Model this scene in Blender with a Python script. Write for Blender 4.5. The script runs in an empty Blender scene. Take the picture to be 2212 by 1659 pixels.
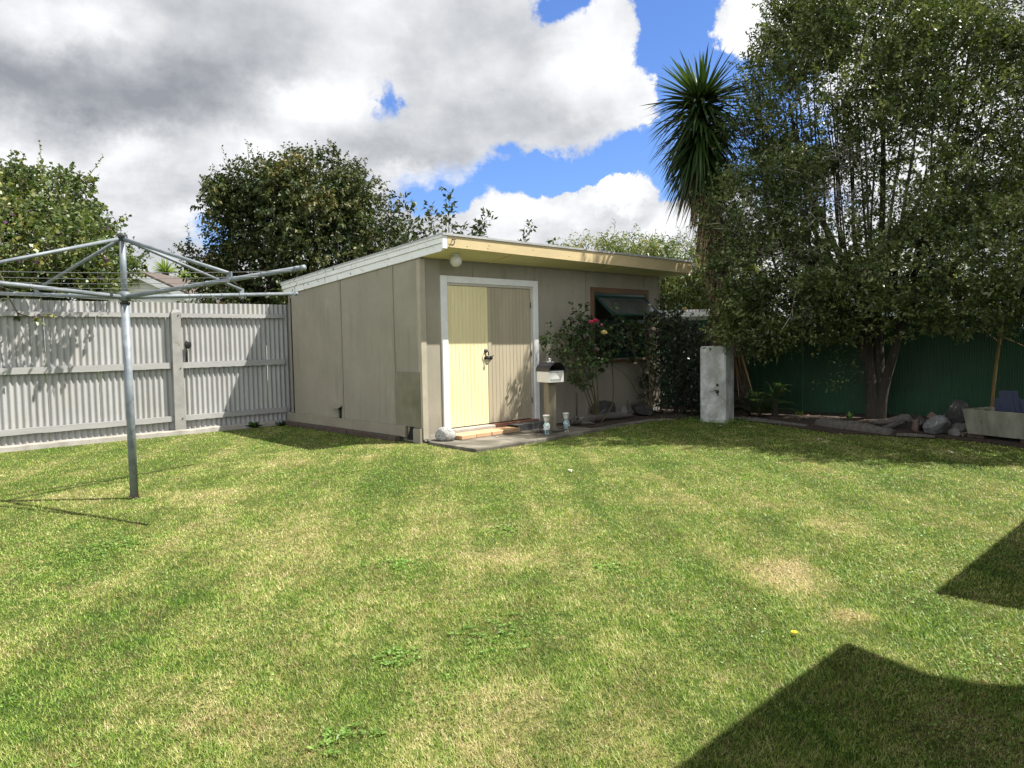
import bpy, math, random
import numpy as np
from mathutils import Vector, Matrix
SC = bpy.context.scene
COL = SC.collection
rad = math.radians
rng = np.random.default_rng(11)
random.seed(5)

# ------------------------------------------------------------------ camera
cam_d = bpy.data.cameras.new("camera"); cam = bpy.data.objects.new("camera", cam_d); COL.objects.link(cam)
SC.camera = cam
cam_d.sensor_fit = 'HORIZONTAL'; cam_d.sensor_width = 36.0; cam_d.lens = 36.0*1600/2212
cam_d.clip_start = 0.05; cam_d.clip_end = 2000
R = Matrix(((0.7167764752748556, 0.05362892163671028, -0.6952376339236255),
            (-0.6970704726137046, 0.029361381176916078, -0.7164011903294765),
            (-0.018006684943707805, 0.9981291740348383, 0.05842868506025596)))
cam.matrix_world = Matrix.Translation((0, 0, 1.4)) @ R.to_4x4()

# ------------------------------------------------------------------ sun and sky
SUN_AZ, SUN_EL = -43.0, 57.0
sd = Vector((math.cos(rad(SUN_EL))*math.cos(rad(SUN_AZ)), math.cos(rad(SUN_EL))*math.sin(rad(SUN_AZ)), math.sin(rad(SUN_EL))))
sun_d = bpy.data.lights.new("sun", 'SUN'); sun = bpy.data.objects.new("sun", sun_d); COL.objects.link(sun)
sun_d.energy = 5.0; sun_d.angle = rad(0.55); sun_d.color = (1.0, 0.945, 0.85)
sun.rotation_euler = sd.to_track_quat('Z', 'Y').to_euler()
SC.view_settings.view_transform = 'Standard'; SC.view_settings.look = 'None'
SC.view_settings.exposure = 1.08; SC.view_settings.gamma = 1.0

world = bpy.data.worlds.new("World"); SC.world = world; world.use_nodes = True
nt = world.node_tree; nt.nodes.clear(); N = nt.nodes; L = nt.links
def wmath(op, a, b=None, c=None, clamp=False):
    n = N.new('ShaderNodeMath'); n.operation = op; n.use_clamp = clamp
    for i, v in enumerate((a, b, c)):
        if v is None: continue
        if isinstance(v, (int, float)): n.inputs[i].default_value = v
        else: L.new(v, n.inputs[i])
    return n.outputs[0]
sky = N.new('ShaderNodeTexSky'); sky.sky_type = 'NISHITA'; sky.sun_disc = False
sky.sun_elevation = rad(SUN_EL); sky.sun_rotation = rad(90 - SUN_AZ); sky.air_density = 1.0; sky.dust_density = 0.4; sky.ozone_density = 2.0
tc = N.new('ShaderNodeTexCoord'); sx = N.new('ShaderNodeSeparateXYZ'); L.new(tc.outputs['Generated'], sx.inputs[0])
X_, Y_, Z_ = sx.outputs
# slight domain warp so the cloud edges billow
warp = N.new('ShaderNodeTexNoise'); warp.inputs['Scale'].default_value = 5.0; warp.inputs['Detail'].default_value = 7; warp.inputs['Roughness'].default_value = 0.66
L.new(tc.outputs['Generated'], warp.inputs['Vector'])
wsep = N.new('ShaderNodeSeparateColor'); L.new(warp.outputs['Color'], wsep.inputs[0])
az0 = wmath('MULTIPLY', wmath('ARCTAN2', Y_, X_), 57.29578)
el0 = wmath('MULTIPLY', wmath('ARCSINE', Z_), 57.29578)
az = wmath('ADD', az0, wmath('MULTIPLY', wmath('SUBTRACT', wsep.outputs[0], 0.5), 13.0))
el = wmath('ADD', el0, wmath('MULTIPLY', wmath('SUBTRACT', wsep.outputs[1], 0.5), 8.0))
def blob(a, e, sa, se, w):
    u = wmath('DIVIDE', wmath('SUBTRACT', az, a), sa); v = wmath('DIVIDE', wmath('SUBTRACT', el, e), se)
    r = wmath('ADD', wmath('MULTIPLY', u, u), wmath('MULTIPLY', v, v))
    return wmath('MULTIPLY', wmath('EXPONENT', wmath('MULTIPLY', r, -1.0)), w)
def total(items):
    t = None
    for it in items:
        b = blob(*it); t = b if t is None else wmath('ADD', t, b)
    return t
# cloud-layer coordinates: a flat deck seen from below
den = wmath('ADD', wmath('MAXIMUM', Z_, 0.0), 0.16)
cv = N.new('ShaderNodeCombineXYZ'); L.new(wmath('DIVIDE', X_, den), cv.inputs[0]); L.new(wmath('DIVIDE', Y_, den), cv.inputs[1]); L.new(wmath('MULTIPLY', Z_, 1.5), cv.inputs[2])
def wnoise(scale, detail, rough, vec, off=0.0):
    n = N.new('ShaderNodeTexNoise'); n.inputs['Scale'].default_value = scale; n.inputs['Detail'].default_value = detail; n.inputs['Roughness'].default_value = rough
    mp = N.new('ShaderNodeMapping'); mp.inputs['Location'].default_value = (off, off*1.7, off*.6); L.new(vec, mp.inputs[0]); L.new(mp.outputs[0], n.inputs['Vector'])
    return n.outputs[0]
n1 = wnoise(0.9, 9, 0.6, cv.outputs[0], 3.1)
n2 = wnoise(2.6, 9, 0.62, cv.outputs[0], 7.7)
holes = total([(34.0, 23.5, 2.6, 5.0, 1.5), (31.6, 18.0, 2.6, 3.6, 1.3), (27.5, 15.5, 5.5, 4.5, 1.0), (36.0, 13.6, 3.4, 1.6, 1.2), (42.5, 12.0, 6.5, 1.1, 1.35), (51.5, 10.1, 3.0, 1.3, .8),
               (55.7, 17.6, 1.1, 2.2, .50), (41.7, 24.4, 2.0, 1.2, .9), (68.1, 7.5, 1.5, 1.6, .6), (47.5, 14.0, 1.6, .7, .5), (34.5, 10.2, 2.0, 1.0, .7)])
adds = total([(38.4, 11.0, 2.2, 1.2, 1.4), (38.0, 10.0, 3.0, 1.2, 1.2), (44.5, 8.9, 6.5, 1.2, 1.2), (34.7, 7.5, 4.0, 1.2, 1.2), (27.4, 22.2, 2.2, 2.6, 1.2), (37.5, 18.0, 3.4, 3.0, .5)])
dens = wmath('ADD', wmath('SUBTRACT', wmath('ADD', 0.42, wmath('MULTIPLY', wmath('SUBTRACT', n1, 0.5), 0.9)), holes), adds)
dens = wmath('ADD', dens, wmath('MULTIPLY', wmath('SUBTRACT', n2, 0.5), 0.45))
n4 = wnoise(9.0, 9, 0.62, tc.outputs['Generated'], 5.9); dens = wmath('ADD', dens, wmath('MULTIPLY', wmath('SUBTRACT', n4, 0.5), 0.55))
mr = N.new('ShaderNodeMapRange'); mr.interpolation_type = 'SMOOTHSTEP'; mr.inputs['From Min'].default_value = -0.05; mr.inputs['From Max'].default_value = 0.30
L.new(dens, mr.inputs['Value'])
bright = total([(72, 13.6, 2.5, 1.2, .3), (57, 20.5, 4, 2, .15), (79, 11.0, 4, 1.4, .3), (38.2, 11.6, 2.0, .9, .35), (60.1, 17.2, 3.4, 1.7, .55), (39.0, 19.5, 5.0, 4.2, .42), (76.0, 12.6, 6.0, 1.8, .3), (64.1, 13.5, 2.6, 1.6, .35), (52.0, 11.9, 6.0, 1.1, .42), (75.7, 20.3, 3.2, 1.6, .3),
                (38.2, 11.2, 2.6, 1.1, .6), (44.1, 9.6, 5.0, .9, .4), (34.7, 8.0, 3.0, .9, .4), (27.4, 21.6, 3, 3, .6), (70.0, 9.0, 8, 1.4, .3), (21, 16, 9, 9, .3), (34.0, 17.0, 1.6, 3.6, .3)])
dark = total([(78.5, 16.4, 7.5, 2.2, .50), (68.0, 17.4, 6.0, 2.4, .42), (63, 19.5, 6.0, 2.6, .2), (51.5, 21.5, 5.5, 2.0, .15), (48.5, 16.0, 4.5, 2.0, .25), (66.6, 11.0, 5.0, 1.4, .22), (55, 13.6, 4, 1.1, .25), (41.5, 14.6, 5.0, 1.1, .22), (38.0, 9.6, 2.6, .7, .2), (70, 22.6, 7, 1.6, .25)])
shade = wmath('ADD', wmath('SUBTRACT', wmath('ADD', 0.60, bright), dark), wmath('MULTIPLY', wmath('SUBTRACT', n2, 0.5), .75), clamp=False)
n3 = wnoise(6.5, 8, 0.58, tc.outputs['Generated'], 2.3); shade = wmath('ADD', shade, wmath('MULTIPLY', wmath('SUBTRACT', n3, 0.5), 1.25))
shade = wmath('ADD', shade, wmath('MULTIPLY', wmath('SUBTRACT', n1, 0.5), 0.5), clamp=True)
cr = N.new('ShaderNodeValToRGB'); L.new(shade, cr.inputs[0])
e = cr.color_ramp.elements; e[0].position = 0.0; e[0].color = (0.26, 0.275, 0.305, 1); e[1].position = 1.0; e[1].color = (.85, .855, .87, 1)
m_ = e.new(0.45); m_.color = (0.50, 0.515, 0.54, 1)
sc8 = N.new('ShaderNodeMix'); sc8.data_type = 'RGBA'; sc8.blend_type = 'MULTIPLY'; sc8.inputs[0].default_value = 1.0
L.new(cr.outputs[0], sc8.inputs[6]); sc8.inputs[7].default_value = (6.1, 6.1, 6.1, 1)
# the blue: Nishita, deepened a little like the photograph's saturated sky
skm = N.new('ShaderNodeMix'); skm.data_type = 'RGBA'; skm.blend_type = 'MULTIPLY'; skm.inputs[0].default_value = 1.0
L.new(sky.outputs[0], skm.inputs[6]); skm.inputs[7].default_value = (.47, .61, .90, 1)
mix = N.new('ShaderNodeMix'); mix.data_type = 'RGBA'; L.new(mr.outputs[0], mix.inputs[0]); L.new(skm.outputs[2], mix.inputs[6]); L.new(sc8.outputs[2], mix.inputs[7])
far = N.new('ShaderNodeMapRange'); far.interpolation_type = 'SMOOTHSTEP'; far.inputs['From Min'].default_value = 95; far.inputs['From Max'].default_value = 135; far.inputs['To Min'].default_value = 1.0; far.inputs['To Max'].default_value = 2.3  # sky away from the view brightened as added fill for the shaded wall
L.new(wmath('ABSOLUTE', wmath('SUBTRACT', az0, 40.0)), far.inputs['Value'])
far2 = N.new('ShaderNodeMix'); far2.data_type = 'RGBA'; far2.blend_type = 'MULTIPLY'; far2.inputs[0].default_value = 1.0
zen = N.new('ShaderNodeMapRange'); zen.interpolation_type = 'SMOOTHSTEP'; zen.inputs['From Min'].default_value = 27; zen.inputs['From Max'].default_value = 45; zen.inputs['To Min'].default_value = 1.0; zen.inputs['To Max'].default_value = .42  # overhead sky dimmed by an added factor to deepen the ground shade
L.new(el0, zen.inputs['Value'])
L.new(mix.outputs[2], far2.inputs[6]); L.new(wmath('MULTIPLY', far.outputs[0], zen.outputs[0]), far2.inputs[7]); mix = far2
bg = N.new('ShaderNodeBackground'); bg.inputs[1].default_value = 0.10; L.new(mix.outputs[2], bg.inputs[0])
wo = N.new('ShaderNodeOutputWorld'); L.new(bg.outputs[0], wo.inputs[0])
world.cycles.sampling_method = 'MANUAL'; world.cycles.sample_map_resolution = 512

# ------------------------------------------------------------------ materials
def principled(name):
    m = bpy.data.materials.new(name); m.use_nodes = True
    return m, m.node_tree, m.node_tree.nodes['Principled BSDF']
def add_noise(t, vec, scale, detail=4, rough=.55, out=0):
    n = t.nodes.new('ShaderNodeTexNoise'); n.inputs['Scale'].default_value = scale; n.inputs['Detail'].default_value = detail; n.inputs['Roughness'].default_value = rough
    t.links.new(vec, n.inputs['Vector']); return n.outputs[out]
def ramp(t, fac, stops):
    n = t.nodes.new('ShaderNodeValToRGB'); t.links.new(fac, n.inputs[0]); el_ = n.color_ramp.elements
    while len(el_) < len(stops): el_.new(.5)
    for i, (p, c) in enumerate(stops):
        el_[i].position = p; el_[i].color = (*c, 1) if len(c) == 3 else c
    return n.outputs[0]
def mapping(t, vec, scale=(1,1,1), loc=(0,0,0), rot=(0,0,0)):
    n = t.nodes.new('ShaderNodeMapping'); n.inputs['Scale'].default_value = scale; n.inputs['Location'].default_value = loc; n.inputs['Rotation'].default_value = rot
    t.links.new(vec, n.inputs[0]); return n.outputs[0]
def cmix(t, fac, a, b, blend='MIX'):
    n = t.nodes.new('ShaderNodeMix'); n.data_type = 'RGBA'; n.blend_type = blend
    for i, v in ((0, fac), (6, a), (7, b)):
        if isinstance(v, (int, float)): n.inputs[i].default_value = v
        elif isinstance(v, tuple): n.inputs[i].default_value = (*v, 1) if len(v) == 3 else v
        else: t.links.new(v, n.inputs[i])
    return n.outputs[2]
def pos(t): return t.nodes.new('ShaderNodeNewGeometry').outputs['Position']
def bump(t, bs, h, strength=.3, dist=.01):
    b = t.nodes.new('ShaderNodeBump'); b.inputs['Strength'].default_value = strength; b.inputs['Distance'].default_value = dist
    t.links.new(h, b.inputs['Height']); t.links.new(b.outputs[0], bs.inputs['Normal'])
def surf(name, c1, c2=None, scale=6, stretch=(1,1,1), rough=.7, lo=.35, hi=.65, spots=None, bump_s=.25, bump_scale=60, bump_d=.004, metal=0, spec=.5, c3=None, streaks=None):
    """painted / weathered surface: two tones in noise, optional worn spots, fine bump"""
    m, t, bs = principled(name)
    p = pos(t)
    if c2 is None: c2 = tuple(x*.85 for x in c1)
    f = add_noise(t, mapping(t, p, stretch), scale, 6, .6)
    col = ramp(t, f, [(lo, c1), (hi, c2)])
    f2 = add_noise(t, mapping(t, p, stretch, (5.3, 1.1, 2.2)), scale*7, 4, .6)
    col = cmix(t, ramp(t, f2, [(.3, (0,0,0)), (.75, (.35,.35,.35))]), col, tuple(x*.72 for x in c1))
    if streaks:
        f5 = add_noise(t, mapping(t, p, (6,6,.35)), 3.0, 5, .7); f6 = add_noise(t, mapping(t, p, (1,1,1), (3,3,3)), 1.3, 3, .6)
        mu = t.nodes.new('ShaderNodeMath'); mu.operation = 'MULTIPLY'; t.links.new(ramp(t, f5, [(.5,(0,0,0)),(.72,(1,1,1))]), mu.inputs[0]); t.links.new(ramp(t, f6, [(.42,(0,0,0)),(.62,(.75,.75,.75))]), mu.inputs[1])
        col = cmix(t, mu.outputs[0], col, streaks)
    if spots:
        sc_, thr, sc_col = spots
        f3 = add_noise(t, mapping(t, p, stretch, (9.1, 4.2, 7.7)), sc_, 5, .65)
        col = cmix(t, ramp(t, f3, [(thr, (0,0,0)), (thr+.03, (1,1,1))]), col, sc_col)
    if c3:
        f4 = add_noise(t, mapping(t, p, (1,1,1), (2.1, 8.2, 3.7)), scale*.6, 3, .5)
        col = cmix(t, ramp(t, f4, [(.55, (0,0,0)), (.72, (.8,.8,.8))]), col, c3)
    t.links.new(col, bs.inputs['Base Color'])
    bs.inputs['Roughness'].default_value = rough; bs.inputs['Metallic'].default_value = metal; bs.inputs['Specular IOR Level'].default_value = spec
    bump(t, bs, add_noise(t, mapping(t, p, stretch), bump_scale, 4, .6), bump_s, bump_d)
    return m
def leafmat(name, stops, rough=.42, trans=.3, spec=.5, patch=.5):
    m, t, bs = principled(name)
    a = t.nodes.new('ShaderNodeAttribute'); a.attribute_name = 'rnd'
    f = add_noise(t, pos(t), 1.1, 3, .6)
    n = t.nodes.new('ShaderNodeMath'); n.operation = 'MULTIPLY_ADD'; t.links.new(f, n.inputs[0]); n.inputs[1].default_value = patch*2
    s = t.nodes.new('ShaderNodeMath'); s.operation = 'MULTIPLY_ADD'; t.links.new(a.outputs['Fac'], s.inputs[0]); s.inputs[1].default_value = 1-patch*.6; s.inputs[2].default_value = -patch*.7
    t.links.new(s.outputs[0], n.inputs[2])
    col = ramp(t, n.outputs[0], stops)
    t.links.new(col, bs.inputs['Base Color']); bs.inputs['Roughness'].default_value = rough; bs.inputs['Specular IOR Level'].default_value = spec
    tr = t.nodes.new('ShaderNodeBsdfTranslucent'); t.links.new(cmix(t, 1.0, col, (1.25, 1.35, .6), 'MULTIPLY'), tr.inputs[0])
    ms = t.nodes.new('ShaderNodeMixShader'); ms.inputs[0].default_value = trans
    t.links.new(bs.outputs[0], ms.inputs[1]); t.links.new(tr.outputs[0], ms.inputs[2])
    t.links.new(ms.outputs[0], t.nodes['Material Output'].inputs[0])
    return m

# ------------------------------------------------------------------ mesh helpers
def finish(o, parent=None):
    COL.objects.link(o)
    if parent is not None: o.parent = parent
    return o
def org(o):
    while o.parent is not None: o = o.parent
    return Vector(o.location)
def thing(name, label, cat, loc=(0,0,0), group=None):
    o = bpy.data.objects.new(name, None); o.empty_display_size = .2; COL.objects.link(o); o.location = loc
    return tag(o, label, cat, group)
def tag(o, label=None, cat=None, group=None, kind=None):
    if label: o['label'] = label
    if cat: o['category'] = cat
    if group: o['group'] = group
    if kind: o['kind'] = kind
    return o
class MB:
    def __init__(s): s.v = []; s.f = []; s.sm = []
    def add(s, vs, fs, smooth=False):
        b = len(s.v); s.v += [tuple(v) for v in vs]; s.f += [tuple(b+i for i in f) for f in fs]; s.sm += [smooth]*len(fs); return s
    def box(s, c, d, rz=0, M=None, bev=0):
        """centre, full size; optional chamfer of the vertical/horizontal edges"""
        hx, hy, hz = d[0]/2, d[1]/2, d[2]/2
        T = (M if M is not None else Matrix.Rotation(rz, 3, 'Z'))
        C = Vector(c)
        if bev <= 0:
            vs = [C + T @ Vector((x*hx, y*hy, z*hz)) for z in (-1,1) for y in (-1,1) for x in (-1,1)]
            s.add(vs, [(0,2,3,1),(4,5,7,6),(0,1,5,4),(2,6,7,3),(0,4,6,2),(1,3,7,5)])
        else:
            b = min(bev, hx*.9, hy*.9, hz*.9)
            idx = {}; vs = []
            for z in (-1,1):
                for y in (-1,1):
                    for x in (-1,1):
                        for k, off in enumerate(((b,b,0),(b,0,b),(0,b,b))):
                            # vertex lying on face k: z-face inset xy, y-face inset xz, x-face inset yz
                            p = Vector((x*(hx-off[0]), y*(hy-off[1]), z*(hz-off[2])))
                            idx[(x,y,z,k)] = len(vs); vs.append(C + T @ p)
            F = []
            def q(a,b_,c_,d_): F.append((idx[a],idx[b_],idx[c_],idx[d_]))
            for z in (-1,1):
                o = [(-1,-1),(1,-1),(1,1),(-1,1)]; o = o if z > 0 else o[::-1]; q(*[(x,y,z,0) for x,y in o])
            for y in (-1,1):
                o = [(-1,-1),(1,-1),(1,1),(-1,1)]; o = o[::-1] if y > 0 else o; q(*[(x,y,z,1) for x,z in o])
            for x in (-1,1):
                o = [(-1,-1),(1,-1),(1,1),(-1,1)]; o = o if x > 0 else o[::-1]; q(*[(x,y,z,2) for y,z in o])
            for y in (-1,1):
                for z in (-1,1): F.append((idx[(-1,y,z,0)], idx[(1,y,z,0)], idx[(1,y,z,1)], idx[(-1,y,z,1)]))
            for x in (-1,1):
                for z in (-1,1): F.append((idx[(x,-1,z,0)], idx[(x,1,z,0)], idx[(x,1,z,2)], idx[(x,-1,z,2)]))
            for x in (-1,1):
                for y in (-1,1): F.append((idx[(x,y,-1,1)], idx[(x,y,1,1)], idx[(x,y,1,2)], idx[(x,y,-1,2)]))
            for x in (-1,1):
                for y in (-1,1):
                    for z in (-1,1): F.append((idx[(x,y,z,0)], idx[(x,y,z,1)], idx[(x,y,z,2)]))
            s.add(vs, F)
        return s
    def bx(s, x0, x1, y0, y1, z0, z1, bev=0): return s.box(((x0+x1)/2,(y0+y1)/2,(z0+z1)/2), (x1-x0, y1-y0, z1-z0), bev=bev)
    def tube(s, pts, r, seg=8, cap=True, smooth=True):
        pts = [Vector(p) for p in pts]; n = len(pts)
        rs = r if isinstance(r, (list, tuple)) else [r]*n
        vs = []; up = Vector((0,0,1))
        d0 = (pts[1]-pts[0]).normalized()
        a = d0.cross(up if abs(d0.z) < .95 else Vector((1,0,0))).normalized()
        for i in range(n):
            d = (pts[min(i+1,n-1)]-pts[max(i-1,0)])
            if d.length < 1e-9: d = d0
            d.normalize()
            a = (a - d*a.dot(d)); a = a.normalized() if a.length > 1e-6 else d.orthogonal().normalized()
            b = d.cross(a)
            for k in range(seg):
                t = 2*math.pi*k/seg; vs.append(pts[i] + (a*math.cos(t)+b*math.sin(t))*rs[i])
        fs = [(i*seg+k, i*seg+(k+1)%seg, (i+1)*seg+(k+1)%seg, (i+1)*seg+k) for i in range(n-1) for k in range(seg)]
        if cap: fs += [tuple(range(seg))[::-1], tuple((n-1)*seg+k for k in range(seg))]
        return s.add(vs, fs, smooth)
    def lathe(s, c, prof, seg=20, smooth=True, M=None):
        C = Vector(c); T = M if M is not None else Matrix.Identity(3); n = len(prof)
        vs = [C + T @ Vector((r*math.cos(2*math.pi*k/seg), r*math.sin(2*math.pi*k/seg), z)) for r, z in prof for k in range(seg)]
        fs = [(i*seg+k, i*seg+(k+1)%seg, (i+1)*seg+(k+1)%seg, (i+1)*seg+k) for i in range(n-1) for k in range(seg)]
        return s.add(vs, fs, smooth)
    def prism(s, poly, z0, z1):
        n = len(poly); vs = [(x,y,z0) for x,y in poly]+[(x,y,z1) for x,y in poly]
        fs = [tuple(range(n))[::-1], tuple(range(n,2*n))]+[(i,(i+1)%n,n+(i+1)%n,n+i) for i in range(n)]
        return s.add(vs, fs)
    def build(s, name, mat, parent=None, bevel=0):
        me = bpy.data.meshes.new(name); o0 = org(parent) if parent is not None else Vector((0,0,0))
        me.from_pydata([(v[0]-o0.x, v[1]-o0.y, v[2]-o0.z) for v in s.v], [], s.f); me.update()
        me.polygons.foreach_set('use_smooth', s.sm); me.materials.append(mat)
        o = bpy.data.objects.new(name, me); finish(o, parent)
        if bevel:
            b = o.modifiers.new('bevel', 'BEVEL'); b.width = bevel; b.segments = 2; b.limit_method = 'ANGLE'
        return o
def npmesh(name, V, F, mat, parent=None, rnd=None, smooth=False):
    """fast mesh from numpy: V (n,3), F (m,k)"""
    me = bpy.data.meshes.new(name); o0 = org(parent) if parent is not None else Vector((0,0,0))
    V = np.asarray(V, np.float32) - np.array(o0, np.float32)
    m, k = F.shape
    me.vertices.add(len(V)); me.vertices.foreach_set('co', V.ravel())
    me.loops.add(m*k); me.loops.foreach_set('vertex_index', F.astype(np.int32).ravel())
    me.polygons.add(m); me.polygons.foreach_set('loop_start', np.arange(0, m*k, k, dtype=np.int32)); me.polygons.foreach_set('loop_total', np.full(m, k, np.int32))
    if smooth: me.polygons.foreach_set('use_smooth', np.ones(m, bool))
    me.update(calc_edges=True)
    if rnd is not None:
        a = me.attributes.new('rnd', 'FLOAT', 'FACE'); a.data.foreach_set('value', rnd.astype(np.float32))
    me.materials.append(mat); me.validate()
    o = bpy.data.objects.new(name, me); return finish(o, parent)
def norm(v): return v/np.maximum(np.linalg.norm(v, axis=-1, keepdims=True), 1e-9)
def leafgeo(P, D, Nn, Ln, Wd, fold=.18, droop=0.0):
    """pointed leaves: base, left, tip, right (a folded quad)"""
    D = norm(D); S = norm(np.cross(D, Nn)); U = np.cross(S, D)
    Ln = np.asarray(Ln).reshape(-1,1)*np.ones((len(P),1)); Wd = np.asarray(Wd).reshape(-1,1)*np.ones((len(P),1))
    mid = P + D*Ln*.45 + U*Wd*fold
    tip = P + D*Ln; tip[:,2] -= (droop*Ln)[:,0]
    V = np.stack([P, mid - S*Wd*.5, tip, mid + S*Wd*.5], 1).reshape(-1,3)
    F = np.arange(len(P)*4).reshape(-1,4)
    return V, F
def vnoise(P, scale, seed=0):
    """cheap smooth 3D noise from a few rotated sines (0..1)"""
    r = np.random.default_rng(seed); out = np.zeros(len(P)); amp = 0
    for o in range(5):
        k = r.normal(size=(3,3)); k = k/np.linalg.norm(k, axis=1, keepdims=True); ph = r.uniform(0, 6.28, 3)
        q = np.sin(P @ k.T*scale*(1.0+.6*o) + ph); w = 1/(1+.5*o); out += w*q.sum(1)/3; amp += w
    return np.clip(.5+out/amp*1.1, 0, 1)

# ------------------------------------------------------------------ ground
def lawn_color(t, blade=False):
    p = pos(t)
    f1 = add_noise(t, p, .55, 3, .55)                                   # wide patches
    f2 = add_noise(t, mapping(t, p, (1,1,1), (4,9,0)), 2.3, 5, .65)     # straw patches
    f3 = add_noise(t, mapping(t, p, (1,1,1), (1,3,0)), 14, 4, .7)
    # mowing stripes
    sp = t.nodes.new('ShaderNodeSeparateXYZ'); t.links.new(mapping(t, p, (1,1,1), (0,0,0), (0,0,rad(-50))), sp.inputs[0])
    rot_ = mapping(t, p, (1,1,1), (0,0,0), (0,0,rad(-50))); fs_ = add_noise(t, mapping(t, rot_, (.35,4.2,1)), 1.0, 5, .65)
    w = t.nodes.new('ShaderNodeMath'); w.operation = 'SINE'
    ad = t.nodes.new('ShaderNodeMath'); ad.operation = 'MULTIPLY_ADD'; t.links.new(sp.outputs[1], ad.inputs[0]); ad.inputs[1].default_value = 6.4
    t.links.new(add_noise(t, p, .5, 2), ad.inputs[2]); t.links.new(ad.outputs[0], w.inputs[0])
    def ma(a, b, c):
        n = t.nodes.new('ShaderNodeMath'); n.operation = 'MULTIPLY_ADD'
        for i, v in enumerate((a, b, c)):
            if isinstance(v, (int, float)): n.inputs[i].default_value = v
            else: t.links.new(v, n.inputs[i])
        return n.outputs[0]
    s = ma(w.outputs[0], .04, ma(f1, .35, ma(f2, .55, ma(f3, .75, ma(fs_, .55, -.64)))))
    # bare, dried-out spots that sit at fixed places in the lawn
    for (x, y, r, k) in ((3.72,1.43,.13,.34),(4.05,1.92,.24,.34),(4.25,2.05,.18,.25),(3.22,3.37,.32,.22),(2.2,4.9,.8,.12),(1.85,1.95,.4,.2),(3.6,4.4,.9,.10),(2.05,3.2,.45,.16),(5.4,2.3,.3,.2),(1.2,2.6,.35,.15),(2.6,7.0,.5,.2),(4.1,8.2,.7,.14),(1.9,7.9,.4,.16),(5.6,3.4,.8,.1)):
        d = t.nodes.new('ShaderNodeVectorMath'); d.operation = 'DISTANCE'; t.links.new(p, d.inputs[0]); d.inputs[1].default_value = (x, y, 0)
        g = t.nodes.new('ShaderNodeMapRange'); g.interpolation_type = 'SMOOTHSTEP'; t.links.new(d.outputs['Value'], g.inputs['Value'])
        g.inputs['From Min'].default_value = 0; g.inputs['From Max'].default_value = r*1.5; g.inputs['To Min'].default_value = k; g.inputs['To Max'].default_value = 0
        s = ma(g.outputs[0], 1.0, s)
    if blade:
        a = t.nodes.new('ShaderNodeAttribute'); a.attribute_name = 'rnd'
        s = ma(a.outputs['Fac'], .52, s)
        s = ma(s, 1.0, -.25)
    return s
m, t, bs = principled('lawn_soil'); s = lawn_color(t)
col = ramp(t, s, [(.25, (.055,.095,.016)), (.45, (.11,.155,.03)), (.6, (.24,.24,.08)), (.8, (.46,.38,.19))])
col = cmix(t, ramp(t, add_noise(t, pos(t), 55, 3, .8), [(.38,(1,1,1)),(.62,(0,0,0))]), col, (.025,.035,.008))
t.links.new(col, bs.inputs['Base Color']); bs.inputs['Roughness'].default_value = .9; bs.inputs['Specular IOR Level'].default_value = .2
bump(t, bs, add_noise(t, pos(t), 45, 5, .75), .7, .03)
M_SOIL = m
m, t, bs = principled('grass_blade'); s = lawn_color(t, True)
col = ramp(t, s, [(.10, (.035,.095,.010)), (.34, (.135,.26,.026)), (.52, (.29,.395,.07)), (.68, (.53,.51,.22)), (.92, (.74,.62,.42))])
fb = add_noise(t, mapping(t, pos(t), (1,1,1), (7,2,0)), 3.1, 4, .6); a_ = t.nodes.new('ShaderNodeAttribute'); a_.attribute_name = 'rnd2'
mb_ = t.nodes.new('ShaderNodeMath'); mb_.operation = 'MULTIPLY'; t.links.new(ramp(t, fb, [(.42,(0,0,0)),(.62,(1,1,1))]), mb_.inputs[0]); t.links.new(ramp(t, a_.outputs['Fac'], [(.45,(0,0,0)),(.55,(.85,.85,.85))]), mb_.inputs[1])
col = cmix(t, mb_.outputs[0], col, (.27,.20,.10))
t.links.new(col, bs.inputs['Base Color']); bs.inputs['Roughness'].default_value = .5; bs.inputs['Specular IOR Level'].default_value = .35
tr = t.nodes.new('ShaderNodeBsdfTranslucent'); t.links.new(cmix(t, 1.0, col, (1.2,1.3,.6), 'MULTIPLY'), tr.inputs[0])
ms = t.nodes.new('ShaderNodeMixShader'); ms.inputs[0].default_value = .3; t.links.new(bs.outputs[0], ms.inputs[1]); t.links.new(tr.outputs[0], ms.inputs[2]); t.links.new(ms.outputs[0], t.nodes['Material Output'].inputs[0])
M_BLADE = m

b = MB(); g_ = 400; b.add([(-g_,-g_,0),(g_,-g_,0),(g_,g_,0),(-g_,g_,0)], [(0,1,2,3)])
tag(b.build('lawn', M_SOIL), kind='structure')

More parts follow.
